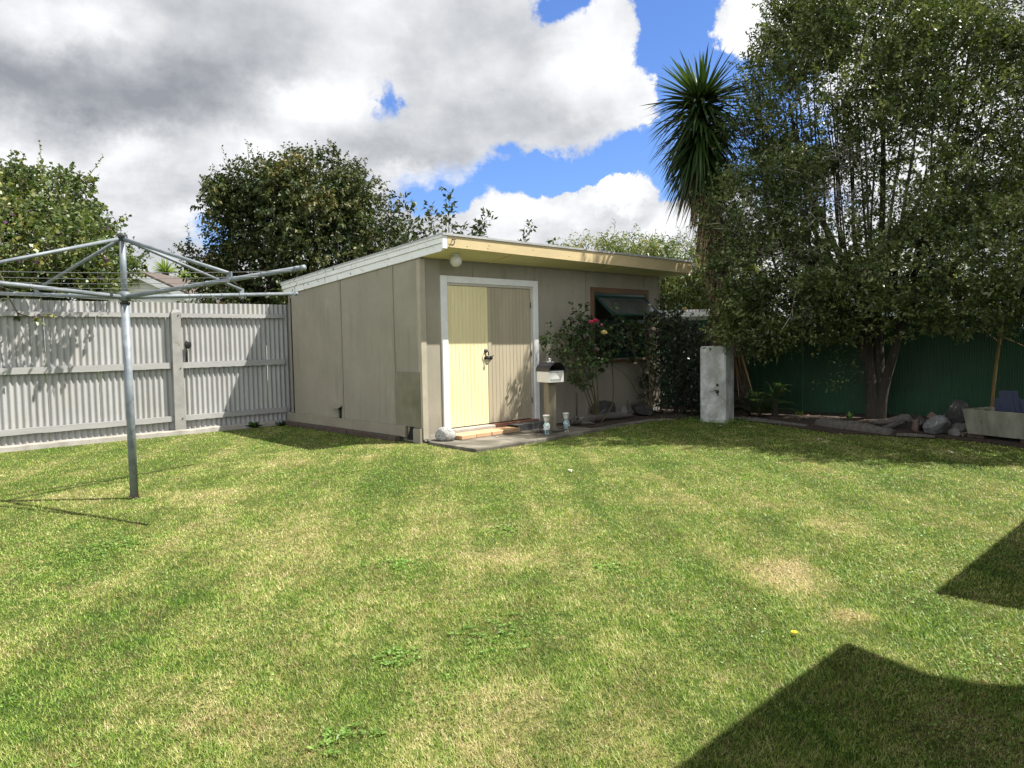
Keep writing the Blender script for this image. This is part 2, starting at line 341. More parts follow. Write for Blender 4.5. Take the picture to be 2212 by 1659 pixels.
SLAB = [(6.30,8.21),(6.15,7.95),(6.12,6.98),(7.0,6.97),(8.15,7.05),(8.72,7.12),(8.70,7.5),(8.62,8.21)]
EDGE = [(8.725,7.13),(9.35,7.24),(10.4,7.30),(10.9,7.05),(11.0,7.15),(10.5,7.42),(9.3,7.42),(8.72,7.35)]
BED = [(8.62,8.2),(8.76,7.52),(9.3,7.41),(10.46,7.41),(10.95,6.95),(11.15,6.5),(11.2,5.75),(10.75,4.85),(10.55,4.35),(10.72,3.6),(10.85,3.0),(10.7,2.45),(10.3,1.6),(10.1,.6),(13.9,.6),(13.8,2.7),(13.3,4.6),(12.75,7.9),(12.6,12.15),(11.95,12.15),(11.93,8.2)]
def inside(P, poly):
    x, y = P[:,0], P[:,1]; c = np.zeros(len(P), bool); n = len(poly)
    for i in range(n):
        x0, y0 = poly[i]; x1, y1 = poly[i-1]
        k = ((y0 > y) != (y1 > y)); xi = (x1-x0)*(y-y0)/((y1-y0) if y1 != y0 else 1e-9)+x0
        c ^= k & (x < xi)
    return c
m_bed = surf('bark_mulch', (.035,.024,.016), (.07,.05,.035), scale=22, rough=.95, spots=(30,.66,(.13,.09,.06)), bump_s=.9, bump_scale=45, bump_d=.03)
b = MB(); b.prism(BED, -.05, .03); tag(b.build('garden_bed', m_bed), kind='structure')
m_conc = surf('path_concrete', (.22,.20,.165), (.085,.078,.062), scale=2.4, rough=.9, spots=(5,.67,(.40,.37,.31)), bump_s=.6, bump_scale=60, bump_d=.01, c3=(.065,.065,.045), lo=.42, hi=.56)
b = MB(); b.prism(SLAB, -.05, .045); tag(b.build('path', m_conc, bevel=.012), kind='structure')
b = MB(); b.prism(EDGE, -.05, .022); tag(b.build('path_edging', m_conc, bevel=.01), kind='structure')

# ------------------------------------------------------------------ grass blades
HSE = [(6.10,8.0),(6.10,12.3),(12,12.3),(12,8.0)]
def lawn_ok(P):
    ok = (P[:,1] < 12.02) & ~inside(P, SLAB) & (~inside(P, EDGE) | (rng.uniform(0,1,len(P)) < .25)) & ~inside(P, BED) & ~inside(P, HSE)
    return ok
def grass():
    n = 900000; az_ = np.radians(rng.uniform(-2, 96, n)); r0, r1 = 1.75, 15.0
    u = rng.uniform(0, 1, n); r = r0*(r1/r0)**u                       # density falls as 1/r^2, as its size in the picture does
    P = np.stack([r*np.cos(az_), r*np.sin(az_), np.zeros(n)], 1)
    keep = lawn_ok(P); P, r = P[keep], r[keep]; n = len(P)
    k = (r/2.5)**.75
    cl = vnoise(P, 9, 3)
    h = rng.uniform(.006, .0135, n)*(.7+.7*cl)*np.minimum(k, 1.25); w = rng.uniform(.0020, .0038, n)*k
    a = rng.uniform(0, 2*np.pi, n); lean = rng.uniform(.3, 1.9, n)
    S = np.stack([np.cos(a), np.sin(a), np.zeros(n)], 1)
    ld = np.stack([-np.sin(a), np.cos(a), np.zeros(n)], 1)
    T = P + ld*(h*lean)[:,None]; T[:,2] += h
    base = P.copy(); base[:,2] = -.002
    V = np.stack([base - S*w[:,None]/2, base + S*w[:,None]/2, T], 1).reshape(-1,3)
    F = np.arange(n*3).reshape(-1,3)
    rnd = np.clip(rng.normal(.5, .24, n), 0, 1)
    o = npmesh('grass', V, F, M_BLADE, None, rnd); a2 = o.data.attributes.new('rnd2', 'FLOAT', 'FACE'); a2.data.foreach_set('value', rng.uniform(0,1,n).astype(np.float32)); tag(o, 'short mown lawn grass, green with straw coloured patches', 'grass', kind='stuff')
grass()
def lawn_clover():
    n = 70000; az_ = np.radians(rng.uniform(-2, 96, n)); r = 1.75*(9/1.75)**rng.uniform(0,1,n); P = np.stack([r*np.cos(az_), r*np.sin(az_), np.zeros(n)], 1)
    keep = lawn_ok(P) & (vnoise(P, 2.4, 17)+.35*vnoise(P, 7, 18)+.25*np.random.default_rng(6).uniform(0,1,len(P)) > .93); P, r = P[keep], r[keep]; n = len(P); P[:,2] = rng.uniform(.006,.016,n)
    a = rng.uniform(0,6.28,n); D = np.stack([np.cos(a), np.sin(a), rng.uniform(-.3,.5,n)],1); k = (r/2.5)**.4
    V, F = leafgeo(P, D, norm(UPV_+rng.normal(size=(n,3))*.35), rng.uniform(.007,.014,n)*k, rng.uniform(.006,.010,n)*k, .12)
    tag(npmesh('lawn_clover', V, F, leafmat('clover_leaflet', [(.1,(.06,.14,.02)), (.5,(.13,.27,.04)), (.9,(.30,.42,.10))], rough=.5, trans=.25), None, rng.uniform(0,1,n)), 'tiny clover leaves spread through the lawn', 'clover', kind='stuff')
UPV_ = np.array([0,0,1.]); lawn_clover()

# ------------------------------------------------------------------ materials for built things
M_TAUPE = surf('taupe_fibro_paint', (.315,.288,.232), (.265,.243,.195), scale=1.3, rough=.8, bump_s=.12, bump_scale=220, spots=(6,.73,(.17,.155,.125)), c3=(.215,.198,.155), streaks=(.17,.155,.12))
M_TAUPE2 = surf('taupe_board_paint', (.285,.26,.21), (.235,.215,.172), scale=3, stretch=(1,1,.4), rough=.75, bump_s=.2, bump_scale=90)
M_WHITE = surf('flaking_white_paint', (.86,.87,.89), (.76,.77,.79), scale=3, rough=.6, spots=(13,.625,(.13,.12,.11)), bump_s=.3, bump_scale=60)
M_TRIM = surf('white_trim_paint', (.80,.81,.82), (.70,.71,.72), scale=5, rough=.5, spots=(14,.74,(.35,.34,.32)), bump_s=.15, bump_scale=80)
M_CREAM = surf('cream_door_paint', (.80,.71,.43), (.74,.65,.38), scale=4, stretch=(1,1,.2), rough=.7, spots=(9,.78,(.35,.25,.12)), bump_s=.15, bump_scale=120)
M_TDOOR = surf('taupe_door_paint', (.43,.38,.275), (.36,.315,.23), scale=4, stretch=(1,1,.15), rough=.75, spots=(8,.76,(.25,.2,.14)), bump_s=.15, bump_scale=120)
M_FASC = surf('mustard_fascia_paint', (.56,.45,.25), (.46,.37,.21), scale=5, stretch=(.25,1,1), rough=.7, spots=(8,.77,(.12,.10,.07)), bump_s=.2, bump_scale=80)
M_SOFF = surf('cream_soffit_paint', (.74,.68,.40), (.68,.62,.36), scale=2, rough=.75, bump_s=.1, bump_scale=100)
M_GALV = surf('galvanised_steel', (.15,.18,.21), (.24,.27,.30), scale=14, rough=.58, metal=.15, bump_s=.12, bump_scale=90)
M_ROOF = surf('zinc_roof', (.55,.56,.57), (.42,.43,.45), scale=4, rough=.45, metal=.4, bump_s=.1)
M_DARK = surf('dark_void', (.012,.012,.012), rough=.95)
M_FENCE = surf('pale_grey_fibro_sheet', (.375,.38,.385), (.31,.31,.315), scale=2.2, stretch=(1,1,.45), rough=.85, spots=(5,.72,(.27,.25,.22)), bump_s=.3, bump_scale=80, c3=(.33,.32,.295), streaks=(.26,.255,.235))
M_RAIL = surf('grey_rail_paint', (.36,.36,.36), (.29,.29,.29), scale=6, stretch=(.2,1,1), rough=.85, spots=(7,.70,(.22,.21,.19)), bump_s=.5, bump_scale=60)
M_PLIN = surf('concrete_plinth', (.36,.34,.31), (.24,.23,.20), scale=6, rough=.95, bump_s=.6, bump_scale=50)
M_GREENF = surf('dark_green_steel', (.009,.056,.024), (.013,.078,.033), streaks=(.02,.042,.026), scale=1.5, rough=.55, bump_s=.1, spec=.4)
M_CONC = surf('weathered_concrete', (.56,.58,.58), (.30,.305,.28), scale=3.6, rough=.9, spots=(13,.70,(.20,.195,.16)), bump_s=.9, bump_scale=35, bump_d=.012, c3=(.24,.24,.17), lo=.42, hi=.6)
M_MOSS = surf('mossy_concrete', (.27,.27,.22), (.14,.14,.105), scale=7, stretch=(1,1,.35), rough=.95, spots=(10,.62,(.09,.10,.05)), bump_s=.6, bump_scale=45, c3=(.18,.165,.09))
M_BRICK = surf('old_red_brick', (.095,.058,.045), (.06,.05,.04), scale=6, rough=.95, spots=(14,.55,(.075,.07,.055)), bump_s=.6, bump_scale=60)
M_TERRA = surf('terracotta', (.30,.13,.085), (.22,.11,.075), scale=6, rough=.85, bump_s=.4)
M_PAVER = surf('sand_paver', (.55,.38,.22), (.47,.29,.17), scale=7, rough=.9, spots=(22,.68,(.65,.52,.36)), bump_s=.5, bump_scale=90)
M_GREYST = surf('granite_stone', (.46,.45,.44), (.26,.26,.255), scale=22, rough=.9, spots=(38,.56,(.10,.10,.095)), bump_s=1.0, bump_scale=50, bump_d=.01)
M_ROCK = surf('grey_rock', (.16,.155,.15), (.09,.088,.085), scale=8, rough=.95, spots=(14,.66,(.30,.30,.29)), bump_s=.8, bump_scale=30, bump_d=.02)
M_ROCKD = surf('dark_basalt_rock', (.045,.045,.043), (.025,.025,.024), scale=9, rough=.9, bump_s=.7, bump_scale=25, bump_d=.02)
M_ROCKR = surf('reddish_rock', (.12,.085,.07), (.13,.09,.075), scale=9, rough=.9, bump_s=.6, bump_scale=30)
M_ROCKW = surf('pale_lichen_rock', (.19,.195,.195), (.10,.105,.105), scale=7, rough=.9, spots=(16,.63,(.34,.34,.32)), bump_s=.7, bump_scale=30, bump_d=.02)
M_DRIFT = surf('grey_driftwood', (.15,.138,.12), (.075,.068,.06), scale=8, stretch=(.5,3,3), rough=.95, bump_s=.9, bump_scale=35, bump_d=.015)
M_POST = surf('weathered_timber', (.25,.215,.15), (.15,.13,.095), scale=7, stretch=(2,2,.25), rough=.85, spots=(5,.7,(.15,.13,.10)), bump_s=.5, bump_scale=60)
M_BROWNT = surf('bare_timber_trim', (.16,.085,.045), (.11,.06,.035), scale=8, stretch=(.4,1,1), rough=.7, bump_s=.3)
M_SASH = surf('bottle_green_paint', (.008,.045,.038), (.006,.035,.030), scale=6, rough=.35, bump_s=.1)
M_BLACK = surf('black_iron', (.012,.012,.013), (.02,.02,.02), scale=20, rough=.4, spec=.5)
M_BOXW = surf('letterbox_white', (.80,.79,.76), (.72,.71,.68), scale=5, rough=.5, bump_s=.05)
M_BOXR = surf('letterbox_dark_roof', (.022,.024,.03), (.03,.032,.04), scale=7, rough=.33, bump_s=.05)
M_LABEL = surf('pale_grey_plate', (.40,.42,.40), rough=.5)
M_STEEL = surf('dull_steel', (.33,.33,.33), (.25,.25,.26), scale=20, rough=.4, metal=.8)
M_GRATE = surf('grey_steel_grating', (.09,.095,.10), (.14,.14,.14), scale=18, rough=.5, metal=.4, bump_s=.3)
M_POTW = surf('white_pottery', (.72,.71,.68), (.60,.59,.56), scale=9, rough=.45, bump_s=.1)
M_AQUA = surf('pale_aqua_glaze', (.50,.70,.70), (.78,.80,.78), scale=25, rough=.35, bump_s=.1, lo=.45, hi=.55)
M_BLUEG = surf('blue_grey_glaze', (.23,.42,.50), (.45,.58,.62), scale=22, rough=.35, bump_s=.1, lo=.42, hi=.58)
M_TILE = surf('slate_blue_tile', (.045,.058,.11), (.035,.045,.085), scale=18, rough=.75, bump_s=.4, bump_scale=120)
M_BARK = surf('grey_bark', (.065,.056,.042), (.032,.028,.02), scale=5, stretch=(2,2,.5), rough=.95, spots=(9,.64,(.22,.22,.19)), bump_s=1.0, bump_scale=28, bump_d=.03)
M_BARKD = surf('dark_bark', (.075,.062,.045), (.045,.038,.03), scale=6, stretch=(2,2,.5), rough=.95, bump_s=.8, bump_scale=30, bump_d=.02)
M_TWIG = surf('lichen_grey_twig', (.34,.31,.26), (.22,.20,.16), scale=9, rough=.9, bump_s=.3)
M_STEM = surf('green_brown_cane', (.10,.095,.04), (.06,.045,.025), scale=9, rough=.8)
M_YSTEM = surf('mustard_sapling_bark', (.22,.15,.045), (.14,.10,.035), scale=9, stretch=(2,2,.4), rough=.85)
M_GLOBE = surf('frosted_glass_globe', (.62,.62,.56), (.52,.52,.46), scale=8, rough=.25, bump_s=.05)
def glassmat(name, col, rough=.05):
    m, t, bs = principled(name); bs.inputs['Base Color'].default_value = (*col, 1); bs.inputs['Roughness'].default_value = rough
    bs.inputs['Alpha'].default_value = 1.0; bs.inputs['Specular IOR Level'].default_value = .8
    f = add_noise(t, pos(t), 3, 4); t.links.new(ramp(t, f, [(.3, tuple(x*.8 for x in col)), (.7, tuple(x*1.25 for x in col))]), bs.inputs['Base Color'])
    return m
M_SASHGL = glassmat('dusty_sash_glass', (.06,.065,.07), .12)
m, t, bs = principled('clear_window_glass'); bs.inputs['Base Color'].default_value = (.9,.95,.95,1); bs.inputs['Roughness'].default_value = .02; bs.inputs['Transmission Weight'].default_value = 1.0; bs.inputs['IOR'].default_value = 1.3
M_GLASS = m
M_CURT = surf('navy_curtain', (.03,.038,.075), (.02,.025,.05), scale=7, stretch=(6,1,.3), rough=.9)
M_RED = surf('crimson_petal', (.62,.03,.10), (.50,.02,.08), scale=30, rough=.6)
M_PINK = surf('pink_petal', (.72,.25,.34), (.62,.18,.28), scale=30, rough=.6)
M_YEL = surf('butter_yellow_petal', (.86,.72,.28), (.80,.62,.20), scale=30, rough=.6)
M_CRM = surf('faded_cream_petal', (.66,.52,.40), (.50,.36,.25), scale=30, rough=.7)
M_MAUVE = surf('mauve_petal', (.24,.09,.25), (.15,.05,.17), scale=30, rough=.6)
M_DAND = surf('dandelion_yellow', (.80,.55,.02), (.70,.45,.02), scale=30, rough=.7)
M_PETALW = surf('fallen_white_petal', (.75,.72,.66), (.62,.55,.45), scale=40, rough=.7)
M_DRYLEAF = surf('dry_brown_leaf', (.22,.12,.06), (.14,.08,.045), scale=30, rough=.85)
M_HWALL = surf('neighbour_white_wall', (.70,.71,.70), (.62,.63,.62), scale=3, rough=.8)
M_HROOF = surf('neighbour_brown_tiles', (.085,.065,.058), (.12,.095,.085), scale=14, rough=.85, bump_s=.6, bump_scale=30)

# ------------------------------------------------------------------ shed
XL, YF, XR, YB = 6.245, 8.213, 11.93, 11.95
def zb(y): return 2.600-.0763*(y-7.68)          # underside of the barge board
shed = thing('shed', 'taupe fibro garden shed with low sloping roof, cream fascia and double plank doors', 'shed', (XL, YF, 0))
w = MB()
# left wall (sloping top), 7 cm thick
def wallx(x0, x1, y0, y1, z0, top):
    w.add([(x0,y0,z0),(x1,y0,z0),(x1,y1,z0),(x0,y1,z0),(x0,y0,top(y0)),(x1,y0,top(y0)),(x1,y1,top(y1)),(x0,y1,top(y1))], [(0,3,2,1),(4,5,6,7),(0,1,5,4),(1,2,6,5),(2,3,7,6),(3,0,4,7)])
tp = lambda y: zb(y)+.05
wallx(XL, XL+.07, YF+.07, 10.345, .14, tp)
wallx(XL, XL+.07, 10.445, YB, .14, tp)
w.add([(XL,10.345,.40),(XL+.07,10.345,.40),(XL+.07,10.445,.40),(XL,10.445,.40),(XL,10.345,tp(10.345)),(XL+.07,10.345,tp(10.345)),(XL+.07,10.445,tp(10.445)),(XL,10.445,tp(10.445))], [(0,3,2,1),(4,5,6,7),(0,1,5,4),(1,2,6,5),(2,3,7,6),(3,0,4,7)])
wallx(XR-.07, XR, YF+.07, YB, .14, tp)
w.bx(XL, XR, YB-.07, YB-.002, .14, 2.20)
ZT = 2.57
w.bx(XL, 6.69, YF, YF+.07, .10, ZT); w.bx(6.69, 8.46, YF, YF+.07, 2.245, ZT); w.bx(8.46, 9.92, YF, YF+.07, .10, ZT)
w.bx(9.92, 11.50, YF, YF+.07, .10, 1.06); w.bx(9.92, 11.50, YF, YF+.07, 2.24, ZT); w.bx(11.50, XR, YF, YF+.07, .10, ZT)
w.build('wall', M_TAUPE, shed)
b = MB(); b.bx(XL+.08, XR-.08, YF+.08, YB-.08, .02, .08); b.build('floor_slab', M_DARK, shed)
# nail heads down the sheet edges
for ys_ in ((8.90, 9.58, 10.24), (10.33, 11.1, 11.88)):
    for y in ys_:
        for z in np.arange(.35, zb(y)-.08, .42): b = MB(); b.lathe((XL-.0002, y, z+random.uniform(-.02,.02)), [(.0,.0022),(.0045,.0016),(.0055,0)], 7, M=Matrix.Rotation(rad(-90),3,'Y')); b.build('nail_head', M_STEEL, shed)
# cover strips over the sheet joints
def strip(y=None, x=None, z0=.2, z1=2.5, wd=.035):
    s_ = MB()
    if y is not None: s_.bx(XL-.016, XL, y-wd/2, y+wd/2, z0, min(z1, zb(y)+.02))
    else: s_.bx(x-wd/2, x+wd/2, YF-.010, YF, z0, z1)
    s_.build('cover_strip', M_TAUPE2, shed)
for y in (10.28, 8.86, 11.93): strip(y=y, z0=.205)
for x, z0 in ((6.605, 2.34), (7.21, 2.34), (7.86, 2.34), (8.51, 2.34), (9.76, .12), (11.44, 2.34), (11.905, .1)): strip(x=x, z0=z0, z1=2.545, wd=.028)
s_ = MB(); s_.bx(XL-.016, XL, YF, YF+.06, .2, 2.53); s_.bx(XL-.016, XL+.075, YF-.016, YF-.001, .05, 2.545); s_.build('corner_board', surf('corner_board_paint', (.40,.365,.29), (.33,.30,.235), scale=5, rough=.75, spots=(9,.7,(.22,.2,.16))), shed)
s_ = MB(); s_.bx(XL+.05, XR, YF-.02, YF-.001, 2.547, 2.572); s_.build('scotia', M_TAUPE2, shed)
# plinth board, its break near the corner, and the short block
s_ = MB(); s_.bx(XL-.055, XL-.018, 8.58, 12.02, .055, .215); s_.build('base_board', surf('base_board_paint', (.29,.265,.205), (.24,.215,.165), scale=3, rough=.75), shed, bevel=.004)
s_ = MB(); s_.box((XL-.035, 8.30, .095), (.05, .17, .20)); s_.build('base_block', M_TAUPE2, shed, bevel=.005)
s_ = MB(); s_.add([(XL-.012, 8.60, .02), (XL-.012, 8.40, .02), (XL-.012, 8.44, .14), (XL-.012, 8.42, .24), (XL-.012, 8.47, .20), (XL-.012, 8.50, .26), (XL-.012, 8.53, .15)], [(0,1,2,3,4,5,6)]); s_.build('rotten_gap', M_DARK, shed)
# nailed-on patch panel
s_ = MB(); s_.bx(XL-.026, XL-.014, 8.245, 8.825, .215, .985); pa = s_.build('patch_panel', surf('patch_panel_paint', (.225,.21,.155), (.165,.155,.11), scale=3.5, rough=.8, spots=(14,.68,(.09,.08,.06)), c3=(.12,.12,.07), streaks=(.13,.12,.085), bump_s=.3), shed)
pa['label'] = 'mossy patch panel with dark stains low on the shed side'
# vent with its little hood
s_ = MB(); s_.bx(XL+.02, XL+.05, 10.34, 10.45, .18, .41); v = s_.build('vent_hole', M_DARK, shed)
s_ = MB(); s_.add([(XL, 10.31, .425),(XL, 10.56, .425),(XL-.10, 10.56, .385),(XL-.10, 10.31, .385),(XL, 10.31, .41),(XL, 10.56, .41),(XL-.10, 10.56, .372),(XL-.10, 10.31, .372)], [(0,1,2,3),(4,7,6,5),(3,2,6,7),(0,3,7,4),(1,5,6,2)]); s_.build('vent_hood', M_TAUPE2, shed)
# roof
roof_parent = None
b = MB(); x0, x1 = 6.20, 12.17; y0, y1 = 7.655, 12.14
def slope_box(b, x0, x1, y0, y1, o0, o1):
    b.add([(x0,y0,zb(y0)+o0),(x1,y0,zb(y0)+o0),(x1,y1,zb(y1)+o0),(x0,y1,zb(y1)+o0),(x0,y0,zb(y0)+o1),(x1,y0,zb(y0)+o1),(x1,y1,zb(y1)+o1),(x0,y1,zb(y1)+o1)], [(0,3,2,1),(4,5,6,7),(0,1,5,4),(1,2,6,5),(2,3,7,6),(3,0,4,7)])
slope_box(b, x0-.012, x1+.01, y0-.02, y1+.02, .205, .228); roof = b.build('roof', M_ROOF, shed)
b = MB(); slope_box(b, XL-.028, XL-.003, y0+.03, 12.06, .0, .098); bb = b.build('barge_board', M_WHITE, shed)
b = MB(); slope_box(b, XL-.045, XL-.006, y0+.02, 12.12, .102, .17); b.build('barge_board', M_WHITE, shed)
b = MB(); slope_box(b, XL-.055, XL-.008, y0-.005, 12.14, .172, .203); b.build('roof_capping', surf('capping_white', (.80,.81,.82),(.66,.67,.68), scale=5, rough=.5, spots=(10,.62,(.12,.11,.10))), shed)
b = MB(); slope_box(b, x1-.03, x1, y0+.03, 12.06, .0, .2); b.build('barge_board', M_WHITE, shed)
fz = lambda x: 2.648-(x-6.28)*.0100          # the fascia's lower edge runs very slightly downhill to the right
b = MB(); xa_, xb_ = 6.28, x1+.005
b.add([(xa_,7.645,fz(xa_)),(xb_,7.645,fz(xb_)),(xb_,7.68,fz(xb_)),(xa_,7.68,fz(xa_)),(xa_,7.645,2.798),(xb_,7.645,2.798),(xb_,7.68,2.798),(xa_,7.68,2.798)], [(0,3,2,1),(4,5,6,7),(0,1,5,4),(1,2,6,5),(2,3,7,6),(3,0,4,7)]); fa = b.build('fascia', M_FASC, shed, bevel=.003)
b = MB(); b.bx(6.205, 6.278, 7.648, 7.68, 2.63, 2.798); b.build('fascia_end_block', M_WHITE, shed)
b = MB(); b.bx(6.19, x1+.01, 7.628, 7.665, 2.800, 2.826); b.build('roof_edge_flashing', M_ROOF, shed)
for x in (6.62, 7.0, 7.02, 7.9, 8.7, 9.5, 10.3, 11.0, 11.7):
    b = MB(); b.lathe((x, 7.6445, random.choice((2.68,2.72,2.76))), [(.0,0),(.007,0),(.007,.0015)], 8, M=Matrix.Rotation(rad(90),3,'X')); b.build('nail_hole', M_DARK, fa)
b = MB(); b.add([(XL+.002,7.6805,fz(6.28)+.006),(x1,7.6805,fz(x1)+.006),(x1,YF-.0205,2.566),(XL+.002,YF-.0205,2.566),(XL+.002,7.6805,fz(6.28)+.02),(x1,7.6805,fz(x1)+.02),(x1,YF-.0205,2.58),(XL+.002,YF-.0205,2.58)], [(0,3,2,1),(4,5,6,7),(0,1,5,4),(1,2,6,5),(2,3,7,6),(3,0,4,7)]); so = b.build('soffit', M_SOFF, shed)
for x in (7.55, 9.9): b = MB(); b.add([(x-.012,7.684,fz(x)-.002),(x+.012,7.684,fz(x)-.002),(x+.012,YF-.024,2.559),(x-.012,YF-.024,2.559),(x-.012,7.684,fz(x)+.0065),(x+.012,7.684,fz(x)+.0065),(x+.012,YF-.024,2.5665),(x-.012,YF-.024,2.5665)], [(0,3,2,1),(4,5,6,7),(0,1,5,4),(1,2,6,5),(2,3,7,6),(3,0,4,7)]); b.build('soffit_batten', M_SOFF, so)
# hook on the fascia
b = MB(); b.tube([(6.36,7.66,2.745),(6.36,7.615,2.75),(6.355,7.59,2.74),(6.35,7.585,2.71),(6.35,7.60,2.68),(6.35,7.63,2.67)], .006, 7); b.tube([(6.33,7.615,2.75),(6.40,7.615,2.75)], .005, 6); b.build('hook', M_BLACK, shed)
# light globe
gl = MB(); gx, gy, gz = 6.66, 7.93, 2.515
gl.lathe((gx,gy,gz), [(.0,-.085)]+[(.085*math.sin(rad(a)), -.085*math.cos(rad(a))) for a in range(10,151,10)], 24)
lamp_ = thing('globe_light', 'round frosted glass outdoor light under the shed eave above the left door', 'light', (gx, gy, 2.605))
gl.build('glass_globe', M_GLOBE, lamp_)
b = MB(); b.lathe((gx,gy,2.608), [(0,0),(.055,0),(.052,-.012),(.045,-.02),(0,-.02)][::-1], 20); b.build('base', M_TRIM, lamp_)
# door frame and doors
b = MB()
b.bx(6.595, 6.70, YF-.030, YF+.06, .07, 2.335); b.bx(8.455, 8.555, YF-.030, YF+.06, .10, 2.335); b.bx(6.7005, 8.4545, YF-.030, YF+.06, 2.24, 2.335)
df = b.build('door_frame', M_TRIM, shed, bevel=.004); df['label'] = 'white painted door surround'
b = MB(); b.bx(6.702, 8.395, YF-.012, YF+.05, 2.207, 2.238); b.bx(8.40, 8.452, YF-.008, YF+.05, .15, 2.238); b.build('jamb', surf('jamb_paint', (.52,.50,.44), (.44,.42,.37), scale=5, rough=.7), df)
def plank_door(x0, x1, mat, label, n, yo):
    b = MB(); wd = (x1-x0)/n
    for i in range(n):
        g = .0022 if i % 3 else .0035
        b.box((x0+(i+.5)*wd, yo+.014, (0.165+2.2)/2), (wd-g, .028, 2.2-.165), bev=.0022)
    b.bx(x0+.01, x1-.01, yo+.026, yo+.045, .17, 2.19)
    o = b.build('door', mat, shed); o['label'] = label; return o
dl = plank_door(6.703, 7.487, M_CREAM, 'left shed door of cream vertical planks', 11, YF-.004)
dr = plank_door(7.492, 8.392, M_TDOOR, 'right shed door of taupe vertical planks', 12, YF+.004)
b = MB(); b.bx(7.478, 7.545, YF-.012, YF-.0045, .17, 2.19); b.build('meeting_strip', M_TDOOR, dr)
# ring handle, bolt, padlock
b = MB(); b.lathe((7.43, YF-.006, 1.255), [(.0,.016),(.018,.014),(.030,.008),(.034,.0)], 16, M=Matrix.Rotation(rad(90),3,'X'))
rr = []
for k in range(17):
    a = 2*math.pi*k/16; rr.append((7.43+.040*math.sin(a), YF-.024-.012*(1-math.cos(a))/2, 1.215+.045*math.cos(a)))
b.tube(rr, .0065, 7, cap=False); b.build('ring_handle', M_BLACK, dl)
b = MB(); b.bx(7.40, 7.475, YF-.018, YF-.006, 1.13, 1.17); b.tube([(7.395,YF-.026,1.15),(7.54,YF-.026,1.15)], .009, 8)
for x in (7.42, 7.46, 7.515): b.tube([(x,YF-.012,1.128),(x,YF-.030,1.128),(x,YF-.038,1.15),(x,YF-.030,1.172),(x,YF-.012,1.172)], .007, 6)
b.tube([(7.53,YF-.026,1.15),(7.548,YF-.05,1.19)], .006, 6); b.bx(7.50, 7.56, YF-.016, YF-.012, 1.125, 1.175); b.build('sliding_bolt', M_BLACK, dl)
b = MB(); b.box((7.425, YF-.035, 1.065), (.036,.016,.036), bev=.004); b.tube([(7.413,YF-.035,1.083),(7.413,YF-.035,1.115),(7.425,YF-.035,1.128),(7.437,YF-.035,1.115),(7.437,YF-.035,1.083)], .0035, 6); b.build('padlock', M_STEEL, dl)
for z in (.45, 1.2, 1.95):
    b = MB(); b.tube([(8.398, YF-.012, z-.045),(8.398, YF-.012, z+.045)], .007, 8); b.build('hinge', M_BLACK, dr)
# door sill: rough concrete on the left, terracotta brick on the right
b = MB(); b.box((7.08, YF-.06, .098), (.80,.17,.108)); sl = b.build('concrete_sill', M_PLIN, shed, bevel=.012)
b = MB(); b.box((7.99, YF-.03, .108), (1.0,.09,.088)); b.build('brick_sill', M_TERRA, shed, bevel=.006)
for q_ in ((XL+.005, 6.65, YF-.012, YF+.06, .02, .1), (8.56, XR, YF+.005, YF+.06, .02, .1), (XL+.005, XL+.06, YF+.061, YB, .0, .14)): b = MB(); b.bx(*q_); b.build('footing', M_PLIN, shed)
# window
win = MB(); wx0, wx1, wz0, wz1 = 9.92, 11.50, 1.06, 2.24
win.bx(wx0-.045, wx1+.045, YF-.028, YF-.001, wz1-.035, wz1+.055); win.bx(wx0-.045, wx0+.04, YF-.0275, YF-.001, wz0-.03, wz1-.036); win.bx(wx1-.04, wx1+.045, YF-.0275, YF-.001, wz0-.03, wz1-.036); win.bx(wx0-.06, wx1+.06, YF-.05, YF-.001, wz0-.075, wz0-.031)
wf = win.build('window', M_BROWNT, shed, bevel=.003); wf['label'] = 'shed window in bare brown timber with its top sash propped open'
b = MB()
b.bx(wx0+.041, wx1-.041, YF-.012, YF+.06, wz1-.09, wz1-.037); b.bx(wx0+.041, wx0+.09, YF-.012, YF+.06, wz0, wz1-.091); b.bx(wx1-.09, wx1-.041, YF-.012, YF+.06, wz0, wz1-.091)
b.bx(wx0+.091, wx1-.091, YF-.012, YF+.06, wz0, wz0+.06); b.bx(wx0+.091, wx1-.091, YF-.014, YF+.05, 1.68, 1.74); b.bx(10.68, 10.73, YF-.008, YF+.045, wz0+.061, 1.679)
b.build('frame', M_SASH, wf)
b = MB(); b.bx(wx0+.092, 10.679, YF+.016, YF+.022, wz0+.062, 1.678); b.bx(10.731, wx1-.092, YF+.016, YF+.022, wz0+.062, 1.678); b.build('pane', M_GLASS, wf)
b = MB(); pts = [(10.35+i*.02, YF+.10+.018*math.sin(i*1.3)) for i in range(48)]
b.add([(x,y,1.05) for x,y in pts]+[(x,y,1.66) for x,y in pts], [(i,i+1,49+i-1,48+i) for i in range(47)]); b.build('curtain', M_CURT, wf)
